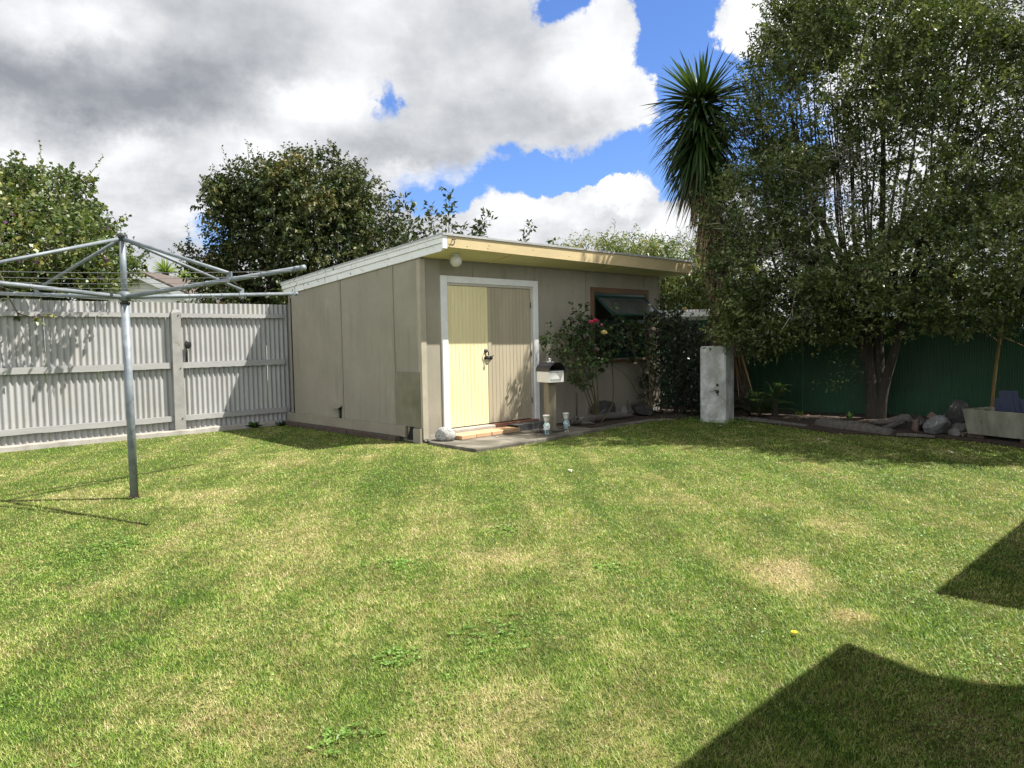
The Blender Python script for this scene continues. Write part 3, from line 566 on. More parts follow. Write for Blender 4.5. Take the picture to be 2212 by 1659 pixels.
# top-hung sash, open outwards
hz, hy = 2.145, YF-.022; oz, oy = 1.79, YF-.43
dv = Vector((0, oy-hy, oz-hz)); Ls = dv.length; dv.normalize()
Ms = Matrix((Vector((1,0,0)), dv, Vector((1,0,0)).cross(dv))).transposed()
def sashbar(b, u0, u1, v0, v1, th=.032):
    c = Vector((0,hy,hz)) + Ms @ Vector(((u0+u1)/2, (v0+v1)/2, 0)); b.box(c, (u1-u0, v1-v0, th), M=Ms)
b = MB(); sashbar(b, 9.97, 11.43, 0, .05); sashbar(b, 9.97, 11.43, Ls-.05, Ls); sashbar(b, 9.97, 10.015, .051, Ls-.051); sashbar(b, 11.385, 11.43, .051, Ls-.051)
sa = b.build('open_sash', M_SASH, wf)
b = MB(); sashbar(b, 10.016, 11.384, .051, Ls-.051, .006); b.build('sash_pane', M_SASHGL, sa)
for x in (10.03, 11.37): b = MB(); b.tube([(x, YF-.01, 1.78),(x, oy+.05, oz-.01)], .006, 6); b.build('stay', M_BLACK, sa)

# ------------------------------------------------------------------ things around the shed
def rock(name, c, r, mat, label, cat='rock', seed=0, rough=.14, group=None, sub=3, flat=1.0):
    import bmesh
    bm = bmesh.new(); bmesh.ops.create_icosphere(bm, subdivisions=sub+1, radius=1.0)
    V = np.array([v.co[:] for v in bm.verts]); r_ = np.random.default_rng(seed)
    for q in range(20 if rough > .08 else 6):      # knock flats into the boulder
        nn = norm(r_.normal(size=3)); dd = r_.uniform(.58,.90) if rough > .08 else r_.uniform(.86,.96); over = V@nn-dd; V = V-np.outer(np.maximum(over,0)*.92, nn)
    V = V*(1+rough*.9*(vnoise(V,3.2,seed)-.5)+rough*.7*(vnoise(V,9,seed+50)-.5))[:,None]
    V[:,2] = np.where(V[:,2] < -.55, -.55+(V[:,2]+.55)*.2, V[:,2])
    V = V*np.array(r); a = seed*1.7; ca, sa_ = math.cos(a*.3), math.sin(a*.3)
    V = np.stack([V[:,0]*ca-V[:,1]*sa_, V[:,0]*sa_+V[:,1]*ca, V[:,2]], 1)
    zmin = V[:,2].min(); V[:,2] -= zmin
    F = [tuple(v.index for v in f.verts) for f in bm.faces]; bm.free()
    me = bpy.data.meshes.new(name); me.from_pydata(V.tolist(), [], F); me.update(); me.polygons.foreach_set('use_smooth', [rough < .08]*len(F)); me.materials.append(mat)
    o = bpy.data.objects.new(name, me); COL.objects.link(o); o.location = c
    return tag(o, label, cat, group)
rock('stone', (6.40, 7.93, .044), (.165,.13,.115), M_GREYST, 'rounded grey granite stone sitting at the shed corner beside the pavers', 'stone', 3, .07)
for i, (x, y, a) in enumerate(((6.68,7.905,3),(6.975,7.915,0),(7.27,7.925,2),(7.565,7.93,1))):
    b = MB(); b.box((0,0,.03), (.288,.29,.06), rz=rad(a), bev=.007); o = b.build('paver', M_PAVER); o.location = (x, y, .0455)
    tag(o, ('sandy paver beside the rounded stone, first in the row under the cream door','sandy paver second from the rounded stone under the cream door','sandy paver third from the rounded stone, under the cream door','sandy paver at the door gap, fourth from the rounded stone')[i], 'paver', 'row of pavers under the cream door')
# steel step
g = thing('metal_step', 'grey perforated steel step lying below the taupe door', 'step', (8.05, 7.95, .045))
b = MB(); b.box((8.05,7.955,.132), (.66,.24,.006)); 
for x in np.arange(7.76, 8.36, .04):
    for y in (7.87, 7.92, 7.98, 8.03): b.lathe((x,y,.135), [(.013,0),(.011,.006),(.006,.006),(.005,.001)], 8)
b.build('tread', M_GRATE, g)
b = MB(); b.box((8.05,7.838,.089), (.66,.006,.086)); b.box((8.05,8.072,.089), (.66,.006,.086)); b.build('side_rail', M_GRATE, g)
for x in np.arange(7.78, 8.36, .06): b = MB(); b.lathe((x,7.8345,.10), [(.0,0),(.008,0)], 8, M=Matrix.Rotation(rad(90),3,'X')); b.build('bolt_hole', M_DARK, g)
# brick edging along the shed's side: individual bricks
nb = 0; y = 8.66
while y < 12.0:
    ln = random.uniform(.20,.235); z = .0
    b = MB(); b.box((0,0,.035), (.10, ln-.012, .075), rz=rad(random.uniform(-2,2)), bev=.008)
    o = b.build('edging_brick', M_BRICK); o.location = (6.135+random.uniform(-.006,.006)-.012*(12-y)/3.4, y+ln/2, z)
    tag(o, 'old red brick bedded flat in the grass along the side of the shed', 'brick', 'bricks edging the side of the shed'); y += ln; nb += 1
rock('rubble', (6.02, 12.02, 0), (.11,.08,.07), M_ROCKW, 'small lump of rubble in the grass where shed and grey fence meet', 'rock', 21, .14)

# letterbox
mx, my = 7.93, 7.38; ra = rad(-13)
RM = Matrix.Rotation(ra, 3, 'Z')
def ml(x, y, z): v = RM @ Vector((x, y, 0)); return (mx+v.x, my+v.y, z)
lb = thing('letterbox', 'small white letterbox with dark curved lid on a weathered timber post', 'letterbox', (mx, my, .045))
b = MB(); b.box((mx,my,.4125), (.135,.125,.745), M=RM, bev=.004); b.build('post', M_POST, lb)
b = MB(); b.box(ml(0,-.02,.87), (.27,.30,.165), M=RM, bev=.004); bx_ = b.build('box', M_BOXW, lb)
b = MB(); sec = []
for k in range(17):
    a = math.pi*k/16; r_ = .150; x = -r_*math.cos(a); z = .95+.115*math.sin(a)**.8
    if 6 <= k <= 10: z += .014
    sec.append((x, z))
n = len(sec); vs = []
for yy in (-.215, .14):
    vs += [ml(x, yy, z) for x, z in sec]
for yy in (-.215, .14):
    vs += [ml(x*.96, yy, z-.006) for x, z in sec]
fs = [(i, i+1, n+i+1, n+i) for i in range(n-1)] + [(2*n+i, 3*n+i, 3*n+i+1, 2*n+i+1) for i in range(n-1)] + [(i, 2*n+i, 2*n+i+1, i+1) for i in range(n-1)]
b.add(vs, fs, False); fb = [3*n+i for i in range(n)]; b.add([ml(x*.96, .138, z) for x, z in sec], [tuple(range(n))])
b.build('lid', M_BOXR, lb)
b = MB(); b.box(ml(0,-.10,.962), (.285,.14,.006), M=RM); b.build('box_top', M_BOXR, lb)
b = MB(); b.box(ml(-.01,-.1712,.822), (.185,.002,.032), M=RM); b.build('number_plate', M_LABEL, bx_)
b = MB(); b.box(ml(0,-.1712,.935), (.22,.002,.012), M=RM); b.build('slot', M_LABEL, bx_)
# small black and white bird ornament standing on the lid
M_ORNW = surf('ornament_white', (.68,.68,.70), rough=.4)
bo = thing('bird_ornament', 'tiny black and white ornament perched on the letterbox lid', 'ornament', ml(0,0,1.05))
b = MB(); b.lathe(ml(0,.0,1.082), [(.0,-.028),(.016,-.02),(.021,0),(.014,.022),(.009,.032)], 10); b.box(ml(0,0,1.055), (.10,.07,.012), M=RM); b.box(ml(-.045,.0,1.07), (.012,.05,.022), M=RM); b.box(ml(.045,.0,1.07), (.012,.05,.022), M=RM); b.build('body', M_BOXR, bo)
b = MB(); b.lathe(ml(0,.0,1.122), [(.0,-.014),(.012,-.008),(.014,0),(.010,.009),(.0,.013)], 10); b.box(ml(.018,-.012,1.120), (.022,.008,.006), M=RM)
b.box(ml(-.04,-.01,1.082), (.02,.04,.012), M=RM); b.box(ml(.045,-.01,1.080), (.02,.04,.012), M=RM); b.lathe(ml(0,-.008,1.092), [(.012,-.015),(.017,0),(.011,.015)], 8); b.build('head', M_ORNW, bo)

# two pottery figures with flowerpot heads
def figure(x, y, rot, dress, label, mat, legs):
    f = thing('pottery_figure', label, 'figurine', (x, y, .045), 'pottery figures by the letterbox'); T = Matrix.Rotation(rot, 3, 'Z')
    P = lambda a, b_, c: tuple(Vector((x, y, 0)) + T @ Vector((a, b_, 0)) + Vector((0,0,c)))
    b = MB()
    prof = [(.0,.055),(.045,.055),(.046,.065),(.038,.09),(.031,.12),(.027,.15),(.022,.165),(.0,.168)] if dress else [(.0,.03),(.024,.035),(.031,.06),(.033,.10),(.030,.14),(.026,.155),(.020,.168),(.0,.17)]
    b.lathe((x,y,.06), prof, 20); b.build('body', mat, f)
    for sx_ in (-1, 1):
        b = MB(); b.tube([P(sx_*.024,0,.06+.15), P(sx_*.040,-.008,.06+.12), P(sx_*.038,-.022,.06+.09)], [.009,.009,.008], 8); a_ = b.build('arm', mat, f)
        b = MB(); b.lathe(P(sx_*.037,-.026,.06+.083), [(.0,-.012),(.010,-.006),(.011,.002),(.0,.012)], 8); b.build('hand', M_POTW, a_)
        b = MB(); b.tube([P(sx_*.015,0,.12), P(sx_*.016,0,.065)], .013, 8); b.tube([P(sx_*.016,.005,.058), P(sx_*.018,-.032,.056)], [.013,.010], 8); b.build('leg', legs, f)
    b = MB(); b.lathe((x,y,.06), [(.0,.163),(.027,.165),(.037,.205),(.046,.250),(.050,.252),(.050,.268),(.043,.268),(.034,.22),(.0,.215)], 20); b.build('flowerpot_head', M_POTW, f)
    b = MB(); b.lathe(P(0,-.030,.06+.11), [(.0,-.02),(.014,-.014),(.017,0),(.012,.014),(.0,.018)], 10); b.build('posy', M_POTW, f)
figure(7.70, 7.24, rad(-30), True, 'pottery figure in pale aqua dress with white flowerpot head before the letterbox post', M_AQUA, M_BLUEG)
figure(8.11, 7.23, rad(-25), False, 'pottery figure in blue trousers with white flowerpot head right of the letterbox', M_BLUEG, M_POTW)

def driftwood(name, pts, rs, label, mat=None, cat='driftwood', seed=1, branches=()):
    b = MB(); r_ = random.Random(seed); P = []
    for i in range(len(pts)-1):
        for k in range(6): 
            q = Vector(pts[i]).lerp(Vector(pts[i+1]), k/6); P.append((q, rs[i]+(rs[i+1]-rs[i])*k/6))
    P.append((Vector(pts[-1]), rs[-1]))
    b.tube([p+Vector((r_.uniform(-1,1),r_.uniform(-1,1),r_.uniform(-1,1)))*.12*q for p, q in P], [q*r_.uniform(.8,1.15) for p, q in P], 9)
    for pp, rr_ in branches: b.tube(pp, rr_, 7)
    return tag(b.build(name, mat or M_DRIFT), label, cat)
driftwood('driftwood', [(7.58,7.34,.095),(7.75,7.45,.085),(7.98,7.28,.08),(8.10,7.20,.085)], [.022,.028,.026,.012], 'short twisted driftwood piece lying at the foot of the letterbox post', seed=4, branches=[([(7.95,7.3,.085),(8.05,7.31,.10),(8.14,7.29,.09)], [.018,.012,.006])])
driftwood('driftwood', [(8.85,7.78,.10),(9.15,7.70,.11),(9.5,7.78,.12),(10.0,7.72,.10),(10.35,7.68,.08)], [.05,.085,.065,.05,.02], 'long grey driftwood limb lying in the rose bed', seed=7, branches=[([(8.95,7.75,.13),(8.85,7.68,.17),(8.80,7.66,.12)], [.04,.03,.012]),([(9.5,7.75,.15),(9.56,7.70,.21),(9.6,7.68,.25)], [.02,.014,.006]),([(9.0,7.72,.06),(9.05,7.6,.07),(9.15,7.55,.05)], [.04,.03,.015])])
rock('rock', (9.98, 8.02, .03), (.30,.14,.21), M_ROCKD, 'dark squarish rock against the shed wall behind the rose canes', 'rock', 5, .10)
rock('rock', (10.75, 7.80, .03), (.25,.16,.15), M_ROCKD, 'low dark rock at the foot of the right rose bush', 'rock', 9, .10)
rock('rock', (10.36, 7.88, .03), (.07,.06,.15), M_ROCKW, 'small pale upright stone between the two dark rocks in the rose bed', 'rock', 11, .12)
driftwood('driftwood', [(10.42,7.95,.1),(10.5,7.9,.2),(10.46,7.88,.32)], [.035,.028,.010], 'forked grey stump of driftwood under the shed window', seed=9, branches=[([(10.5,7.9,.2),(10.58,7.86,.27),(10.62,7.84,.30)], [.02,.013,.006])])
b = MB(); b.tube([(8.95,7.75,.03),(8.955,7.75,.55)], .015, 8); tag(b.build('stake', M_BARKD), 'dark upright stake beside the left rose bush', 'stake')

# concrete pillar
pc = thing('concrete_pillar', 'square weathered concrete pillar standing at the edge of the bed, with a hole and a rusty stub', 'pillar', (10.92, 6.42, 0))
pa_ = math.atan2(6.15-6.58, 10.76-10.69); PM = Matrix.Rotation(pa_, 3, 'Z')
ctr = Vector((10.725, 6.365, 0)) + PM @ Vector((0, .20, 0))
b = MB(); b.box((ctr.x, ctr.y, .62), (.435, .40, 1.26), M=PM, bev=.02); b.build('shaft', M_CONC, pc)
def pil(u, v, z): q = ctr + PM @ Vector((u, v, 0)); return (q.x, q.y, z)
RX = PM @ Matrix.Rotation(rad(90), 3, 'X')
b = MB(); b.lathe(pil(.085,-.2035,.62), [(.0,-.001),(.018,-.001),(.022,.003),(.030,.004),(.032,-.002)], 16, M=RX); b.build('pipe_hole', M_MOSS, pc)
b = MB(); b.lathe(pil(.085,-.202,.62), [(.0,.004),(.019,.004)], 16, M=RX); b.build('hole_dark', M_DARK, pc)
b = MB(); b.tube([pil(.085,-.195,.515), pil(.085,-.225,.51)], [.032,.024], 9); b.tube([pil(.07,-.215,.53), pil(.03,-.225,.545)], [.010,.005], 6); b.tube([pil(.085,-.215,.50), pil(.085,-.222,.44)], [.009,.004], 6); b.build('rusty_stub', M_BARKD, pc)
b = MB()
for pts in ([(.085,.49),(.13,.44),(.19,.38),(.215,.36)], [(.05,.52),(-.02,.515),(-.05,.50)], [(-.215,.38),(-.17,.39),(-.13,.41)], [(-.21,.36),(-.19,.30),(-.20,.22)], [(.17,.60),(.19,.66)]):
    b.tube([pil(u,-.2012,z) for u, z in pts], .0022, 4)
b.build('crack', M_DARK, pc)

# log / weathered plank at the bed edge, rocks, trough
def beam(name, p0, p1, w_, h_, label, seed, cat='log'):
    r_ = random.Random(seed); p0 = Vector(p0); p1 = Vector(p1); d = (p1-p0); n = 26; s_ = Vector((-d.y, d.x, 0)).normalized(); V = []; prof = [(-.5,0),(-.5,.55),(-.3,.95),(0,1),(.3,.88),(.5,.5),(.5,0)]
    for i in range(n+1):
        t_ = i/n; c = p0+d*t_; ww = w_*(.75+.35*math.sin(math.pi*min(t_*1.3,1)))*(1+r_.uniform(-.05,.05)); hh = h_*(1+r_.uniform(-.10,.10))*(.55+.6*math.sin(math.pi*(.15+.75*t_)))
        for j, (u, v) in enumerate(prof): V.append(c + s_*u*ww*(1+r_.uniform(-.03,.03)) + Vector((0,0,v*hh*(1+r_.uniform(-.06,.06)))))
    m_ = len(prof); F = [(i*m_+j, i*m_+j+1, (i+1)*m_+j+1, (i+1)*m_+j) for i in range(n) for j in range(m_-1)]+[tuple(range(m_))[::-1], tuple(n*m_+j for j in range(m_))]
    b = MB(); b.add(V, F, True); return tag(b.build(name, M_DRIFT), label, cat)
beam('log', (11.25, 4.85, .03), (10.72, 3.62, .02), .22, .105, 'grey weathered split log lying at the bed edge left of the tree trunk', 3)
beam('log', (11.35, 6.35, .02), (10.95, 4.9, .02), .12, .045, 'thin rotting board along the bed edge beside the concrete pillar', 8, 'board')
beam('log', (10.72, 3.55, .02), (10.78, 3.10, .02), .08, .035, 'short grey board at the bed edge below the driftwood branch', 12, 'board')
driftwood('driftwood', [(11.55,4.15,.08),(11.5,3.95,.10),(11.55,3.72,.17),(11.58,3.60,.13)], [.035,.045,.075,.03], 'pale knobbly driftwood branch between the tree trunk and the rock pile', seed=15, branches=[([(11.05,3.85,.06),(11.2,3.78,.085),(11.48,3.72,.12)], [.03,.04,.04])])
RK = [((11.40,3.46,.03),(.13,.12,.13),M_ROCKD,'dark round rock at the left end of the rock pile',31),
      ((11.12,3.44,.03),(.06,.06,.13),M_ROCKR,'small reddish stone at the foot of the rock pile',32),
      ((11.12,3.17,.03),(.13,.22,.16),M_ROCKW,'pale lichen covered rock at the front of the rock pile',33),
      ((11.45,3.02,.14),(.18,.24,.21),M_ROCKD,'large dark boulder on top of the rock pile beside the trough',34),
      ((11.42,3.32,.17),(.08,.12,.09),M_ROCKR,'brown oval stone resting on top of the rock pile',35),
      ((11.44,3.08,.03),(.17,.24,.16),M_ROCK,'grey rock under the big boulder in the rock pile',36),
      ((11.05,2.93,.02),(.08,.11,.08),M_ROCK,'flat grey stone at the left foot of the concrete trough',37)]
for c, r, mt, lb_, sd_ in RK: rock('rock', c, r, mt, lb_, 'rock', sd_, .11, 'rocks piled beside the trough')

tubo = thing('trough', 'old tapered concrete trough raised on bricks at the right edge of the bed', 'trough', (11.2, 2.2, 0))
p0 = Vector((10.98, 2.84, 0)); p1 = Vector((10.42, 1.30, 0)); u = (p1-p0).normalized(); v = Vector((-u.y, u.x, 0));  # v points back (+x)
if v.x < 0: v = -v
LT = (p1-p0).length; WT = .55
def tq(a, d, z): q = p0+u*a+v*d; return (q.x, q.y, z)
def ring(in_, z, tpr): return [tq(in_+tpr, in_+tpr, z), tq(LT-in_-tpr, in_+tpr, z), tq(LT-in_-tpr, WT-in_-tpr, z), tq(in_+tpr, WT-in_-tpr, z)]
V = ring(0,.075,.05)+ring(0,.40,0)+ring(.045,.40,0)+ring(.05,.30,.01)
F = [(3,2,1,0)]+[(i,(i+1)%4,4+(i+1)%4,4+i) for i in range(4)]+[(4+i,4+(i+1)%4,8+(i+1)%4,8+i) for i in range(4)]+[(8+i,8+(i+1)%4,12+(i+1)%4,12+i) for i in range(4)]+[(12,13,14,15)]
b = MB(); b.add(V, F); b.build('basin', M_MOSS, tubo, bevel=.006)
TM = Matrix((u, v, Vector((0,0,1)))).transposed()
for i, a in enumerate((.13, .80, 1.4)):
    b = MB(); b.box(tq(a,.14,.035), (.21,.11,.074), M=TM, bev=.006); tag(b.build('support_brick', M_BRICK), ('brick under the near left corner of the concrete trough','reddish brick under the middle of the concrete trough','brick under the far right end of the concrete trough')[i], 'brick', 'bricks holding up the trough')
TA = [(.30,.36,-.03,.20,.27,4),(.43,.30,.02,.24,.33,-3),(.56,.33,.0,.20,.25,5)]
for i, (a, d, z, w_, h_, rt) in enumerate(TA):
    b = MB(); MM = TM @ Matrix.Rotation(rad(12), 3, 'X') @ Matrix.Rotation(rad(rt), 3, 'Y')
    b.box((0,0,0), (w_,.018,h_), M=MM, bev=.003); b.box(MM @ Vector((w_*.22,-.012,0)), (.012,.008,h_*.96), M=MM); o = b.build('roof_tile', M_TILE); o.location = tq(a, d, .30+h_/2+z)
    tag(o, ('slate blue roof tile at the left, leaning in the concrete trough','tallest slate blue roof tile, in the middle of those leaning in the trough','slate blue roof tile at the right, leaning in the concrete trough')[i], 'tile', 'roof tiles leaning in the trough')

# ------------------------------------------------------------------ grey corrugated fence
fen = thing('corrugated_fence', 'pale grey corrugated fibro fence with three painted rails and a concrete plinth', 'fence', (4, 12.2, 0))
joints = [-.2, .60, 1.27, 1.935, 2.60, 3.27, 3.93, 4.60, 5.26, 5.93, 6.60, 7.27]
xs_all = [-2.2+.665*i for i in range(0, 3)]
js = [-2.06, -1.395, -.73, -.065, .60, 1.27, 1.935, 2.60, 3.27, 3.93, 4.60, 5.26, 5.93, 6.60]
for i in range(len(js)-1):
    a, c = js[i]+.003, js[i+1]-.003; n = 64; off = .003*(i % 2); zt = 2.10+random.uniform(-.008,.008)
    xs = np.linspace(a, c, n+1); ys = 12.205+off+.0125*np.cos((xs-js[i])/(js[i+1]-js[i])*8*2*np.pi)
    V = []; 
    for z in (.05, zt):
        for dy in (0, .006): V += [(x, y+dy, z+random.uniform(-.0006,.0006)) for x, y in zip(xs, ys)]
    k = n+1; F = [(j, j+1, 2*k+j+1, 2*k+j) for j in range(n)]+[(k+j+1, k+j, 3*k+j, 3*k+j+1) for j in range(n)]+[(2*k+j, 2*k+j+1, 3*k+j+1, 3*k+j) for j in range(n)]
    F += [(0, 2*k, 3*k, k), (n, k+n, 3*k+n, 2*k+n)]
    b = MB(); b.add(V, F, False); o = b.build('fibro_sheet', M_FENCE, fen)
for (xa, xb) in ((-2.0, 4.295), (4.475, 6.225)):
    for z0, z1 in ((1.865,1.930), (1.055,1.150), (.215,.300)):
        b = MB(); n = 30; P0 = []
        for j in range(n+1):
            x = xa+(xb-xa)*j/n; s = .003*math.sin(j*2.1+z0*9)+random.uniform(-.0015,.0015)
            P0 += [(x,12.145,z0+s),(x,12.185,z0+s),(x,12.185,z1+s),(x,12.145,z1+s)]
        F = [(4*j+q, 4*j+(q+1)%4, 4*(j+1)+(q+1)%4, 4*(j+1)+q) for j in range(n) for q in range(4)]+[(0,3,2,1),(4*n,4*n+1,4*n+2,4*n+3)]
        b.add(P0, F); b.build('rail', M_RAIL, fen)
b = MB(); b.add([(4.30,12.105,0),(4.47,12.105,0),(4.47,12.185,0),(4.30,12.185,0),(4.315,12.105,1.93),(4.455,12.105,1.95),(4.455,12.185,1.95),(4.315,12.185,1.93),(4.345,12.125,1.985),(4.425,12.125,1.99),(4.425,12.165,1.985),(4.345,12.165,1.98)], [(0,1,5,4),(1,2,6,5),(2,3,7,6),(3,0,4,7),(4,5,9,8),(5,6,10,9),(6,7,11,10),(7,4,8,11),(8,9,10,11)])
po = b.build('post', surf('grey_concrete_post', (.31,.305,.295), (.24,.238,.23), scale=6, rough=.9, spots=(9,.66,(.22,.20,.17)), bump_s=.6, bump_scale=40), fen)
b = MB()
for z in (1.90, 1.06, .26): b.lathe((4.42,12.102,z), [(.0,.012),(.008,.010),(.010,0)], 8, M=Matrix.Rotation(rad(90),3,'X'))
b.build('bolt', M_BARKD, po)
b = MB(); xs = np.linspace(-2.0, 6.22, 50); V = []
for x in xs:
    s = random.uniform(-.008,.008); zz = .075+random.uniform(-.010,.010); V += [(x,12.07+s,-.01),(x,12.08+s,zz-.015),(x,12.11,zz),(x,12.24,zz),(x,12.25,-.01)]
F = [(5*i+q, 5*(i+1)+q, 5*(i+1)+q+1, 5*i+q+1) for i in range(49) for q in range(4)]; b.add(V, F, False); b.build('plinth', M_PLIN, fen)
# black hand tool hanging behind the middle rail
b = MB(); b.tube([(4.545,12.17,1.06),(4.55,12.17,1.30),(4.56,12.165,1.36)], [.020,.017,.015], 8)
b.lathe((4.568,12.15,1.43), [(.0,.012),(.035,.010),(.052,.004),(.055,-.004),(.045,-.010),(.0,-.012)], 16, M=Matrix.Rotation(rad(90),3,'X') @ Matrix.Scale(1.25, 3, Vector((0,1,0))))
tag(b.build('garden_scoop', M_BLACK), 'black long handled plastic scoop propped on the fence rail right of the post', 'scoop')

# ------------------------------------------------------------------ rotary clothes line
hx, hy_ = 2.213, 7.343
rc = thing('rotary_clothesline', 'galvanised rotary clothes line with four arms and sagging wires on the lawn', 'clothes line', (hx, hy_, 0))
LX, LY = 0, 0
b = MB(); b.tube([(hx,hy_,-.02),(hx,hy_,1.80)], .036, 18); b.build('lower_post', M_GALV, rc)
b = MB(); b.tube([(hx,hy_,1.80),(hx,hy_,2.40)], .028, 18); b.build('mast', M_GALV, rc)
b = MB(); b.lathe((hx,hy_,1.80), [(.036,-.006),(.043,-.006),(.043,.018),(.029,.018)], 18); b.build('collar', M_BLACK, rc)
b = MB(); b.lathe((hx,hy_,1.868), [(.029,-.042),(.048,-.042),(.050,.02),(.044,.042),(.029,.042)], 18); b.build('hub', M_GALV, rc)
b = MB(); b.lathe((hx,hy_,2.40), [(.0,.03),(.044,.03),(.046,.02),(.046,-.002),(.036,-.006),(.036,-.03),(.029,-.032)][::-1], 18); b.build('cap', surf('dark_cap', (.05,.05,.055), rough=.6), rc)
TH = [rad(-72+90*k) for k in range(4)]; RA, ZA = 2.18, 1.995
def armpt(k, f): r_ = RA*f; return Vector((hx+r_*math.cos(TH[k]), hy_+r_*math.sin(TH[k]), 1.86+(ZA-1.86)*f))
fr = (.38, .50, .65, .80, .965)
for k in range(4):
    b = MB(); b.tube([armpt(k,.02), armpt(k,.4), armpt(k,1)], .0195, 14); am = b.build('arm', M_GALV, rc)
    for f in fr: b = MB(); b.tube([armpt(k,f-.006), armpt(k,f+.006)], .0225, 10); b.build('wire_clip', M_GALV, am)
    b = MB(); b.tube([armpt(k,.988), armpt(k,1.003)], .0225, 12); b.build('end_cap', M_GALV, am)
    d = Vector((math.cos(TH[k]), math.sin(TH[k]), 0)); tp_ = Vector((hx,hy_,2.385))+d*.03; q = armpt(k,.625)
    b = MB(); b.tube([tp_, q+Vector((0,0,.055))-d*.01], .0155, 12); st = b.build('strut', M_GALV, rc)
    b = MB(); b.box(q+Vector((0,0,.030)), (.055,.012,.075), M=Matrix.Rotation(TH[k],3,'Z')); b.box(Vector((hx,hy_,2.385))+d*.042, (.03,.012,.045), M=Matrix.Rotation(TH[k],3,'Z')); b.build('bracket', M_GALV, st)
M_WIRE = surf('line_wire', (.20,.21,.22), rough=.5, metal=.3)
for f in fr:
    for k in range(4):
        a = armpt(k,f); c = armpt((k+1)%4,f); pts = []; n = 14
        sag = .03 if k != 0 else .075
        for i in range(n+1):
            s = i/n; p = a.lerp(c, s); p.z -= sag*4*s*(1-s)+.015
            if k == 0: p += Vector((.015*math.sin(i*2.3+f*7), .015*math.cos(i*3.1), .012*math.sin(i*2.9)))
            pts.append(p)
        b = MB(); b.tube(pts, .0022, 5); b.build('line', M_WIRE, rc)

# ------------------------------------------------------------------ foliage engine
LAT = np.array([math.cos(rad(-44.2)), math.sin(rad(-44.2)), 0]); DEP = np.array([math.cos(rad(45.8)), math.sin(rad(45.8)), 0]); UPV = np.array([0,0,1.])
def sample_crown(ells, n, rg, shell=.45, clumps=0, cr=.26):
    if clumps:
        C_, OC = sample_crown(ells, clumps, rg, .75); k = rg.integers(0, clumps, n); sz = rg.uniform(.55, 1.25, clumps)
        d = norm(rg.normal(size=(n,3)))*rg.uniform(0,1,(n,1))**.45*np.array((1,1,.72))
        P2 = C_[k]+d*(cr*sz[k])[:,None]; O2 = norm(OC[k]*.6+d); loose = rg.uniform(0,1,n) < .22
        P1, O1 = sample_crown(ells, n, rg, shell); return np.where(loose[:,None], P1, P2), np.where(loose[:,None], O1, O2)
    vol = np.array([a[3]*a[4]*a[5] for a in ells]); vol = vol**.62; k = rg.choice(len(ells), n, p=vol/vol.sum())
    E = np.array(ells)[k]; d = norm(rg.normal(size=(n,3))); u_ = rg.uniform(0,1,n); r_ = np.where(rg.uniform(0,1,n) < shell, u_**.12, u_**.4)
    q = d*r_[:,None]
    P = E[:,:3] + LAT*(q[:,:1]*E[:,3:4]) + UPV*(q[:,1:2]*E[:,4:5]) + DEP*(q[:,2:3]*E[:,5:6])
    O = norm(LAT*q[:,:1] + UPV*q[:,1:2] + DEP*q[:,2:3])
    return P, O
def twiglets(P, O, rg, k, tl, ll, lw, up=.4, spread=.7, droop=.1, fold=.18, jit=.35, facing=.8):
    """k leaves along a short twig at each P pointing roughly O"""
    n = len(P); D = norm(O + UPV*up + rg.normal(size=(n,3))*jit)
    T = np.repeat(P, k, 0); DD = np.repeat(D, k, 0); s = np.tile(np.linspace(.1, 1, k), n)*tl*np.repeat(rg.uniform(.6,1.3,n), k)
    base = T + DD*s[:,None]
    side = norm(np.cross(DD, rg.normal(size=(n*k,3))))
    ld = norm(DD*.55 + side*spread + rg.normal(size=(n*k,3))*.2)
    nn = norm(UPV*facing + rg.normal(size=(n*k,3))*.6)
    sz = rg.uniform(.65, 1.25, n*k)
    V, F = leafgeo(base, ld, nn, ll*sz, lw*sz, fold, droop)
    rnd = np.clip(np.repeat(rg.uniform(0,1,n),k)*.5+rg.uniform(0,1,n*k)*.5, 0, 1)
    return V, F, rnd, P, P+D*tl
def join(parts):
    V = []; F = []; Rr = []; b = 0
    for v_, f_, r_ in parts: V.append(v_); F.append(f_+b); Rr.append(r_); b += len(v_)
    return np.concatenate(V), np.concatenate(F), np.concatenate(Rr)
def sticks(A, B, ra, rb, mid=None):
    """many three-sided tapered twigs A->B"""
    A = np.asarray(A); B = np.asarray(B); n = len(A); D = norm(B-A); S = norm(np.cross(D, np.tile([[.3,.2,.93]], (n,1)))); U = np.cross(D, S); V = []
    ra = np.broadcast_to(ra, n)[:,None]; rb = np.broadcast_to(rb, n)[:,None]
    for C, r_ in ((A, ra), (B, rb)):
        for a in (0, 2.094, 4.189): V.append(C + (S*math.cos(a)+U*math.sin(a))*r_)
    V = np.stack(V, 1).reshape(-1,3); b = np.arange(n)[:,None]*6
    F = np.concatenate([b+np.array([[0,1,4,3]]), b+np.array([[1,2,5,4]]), b+np.array([[2,0,3,5]])])
    return V, F
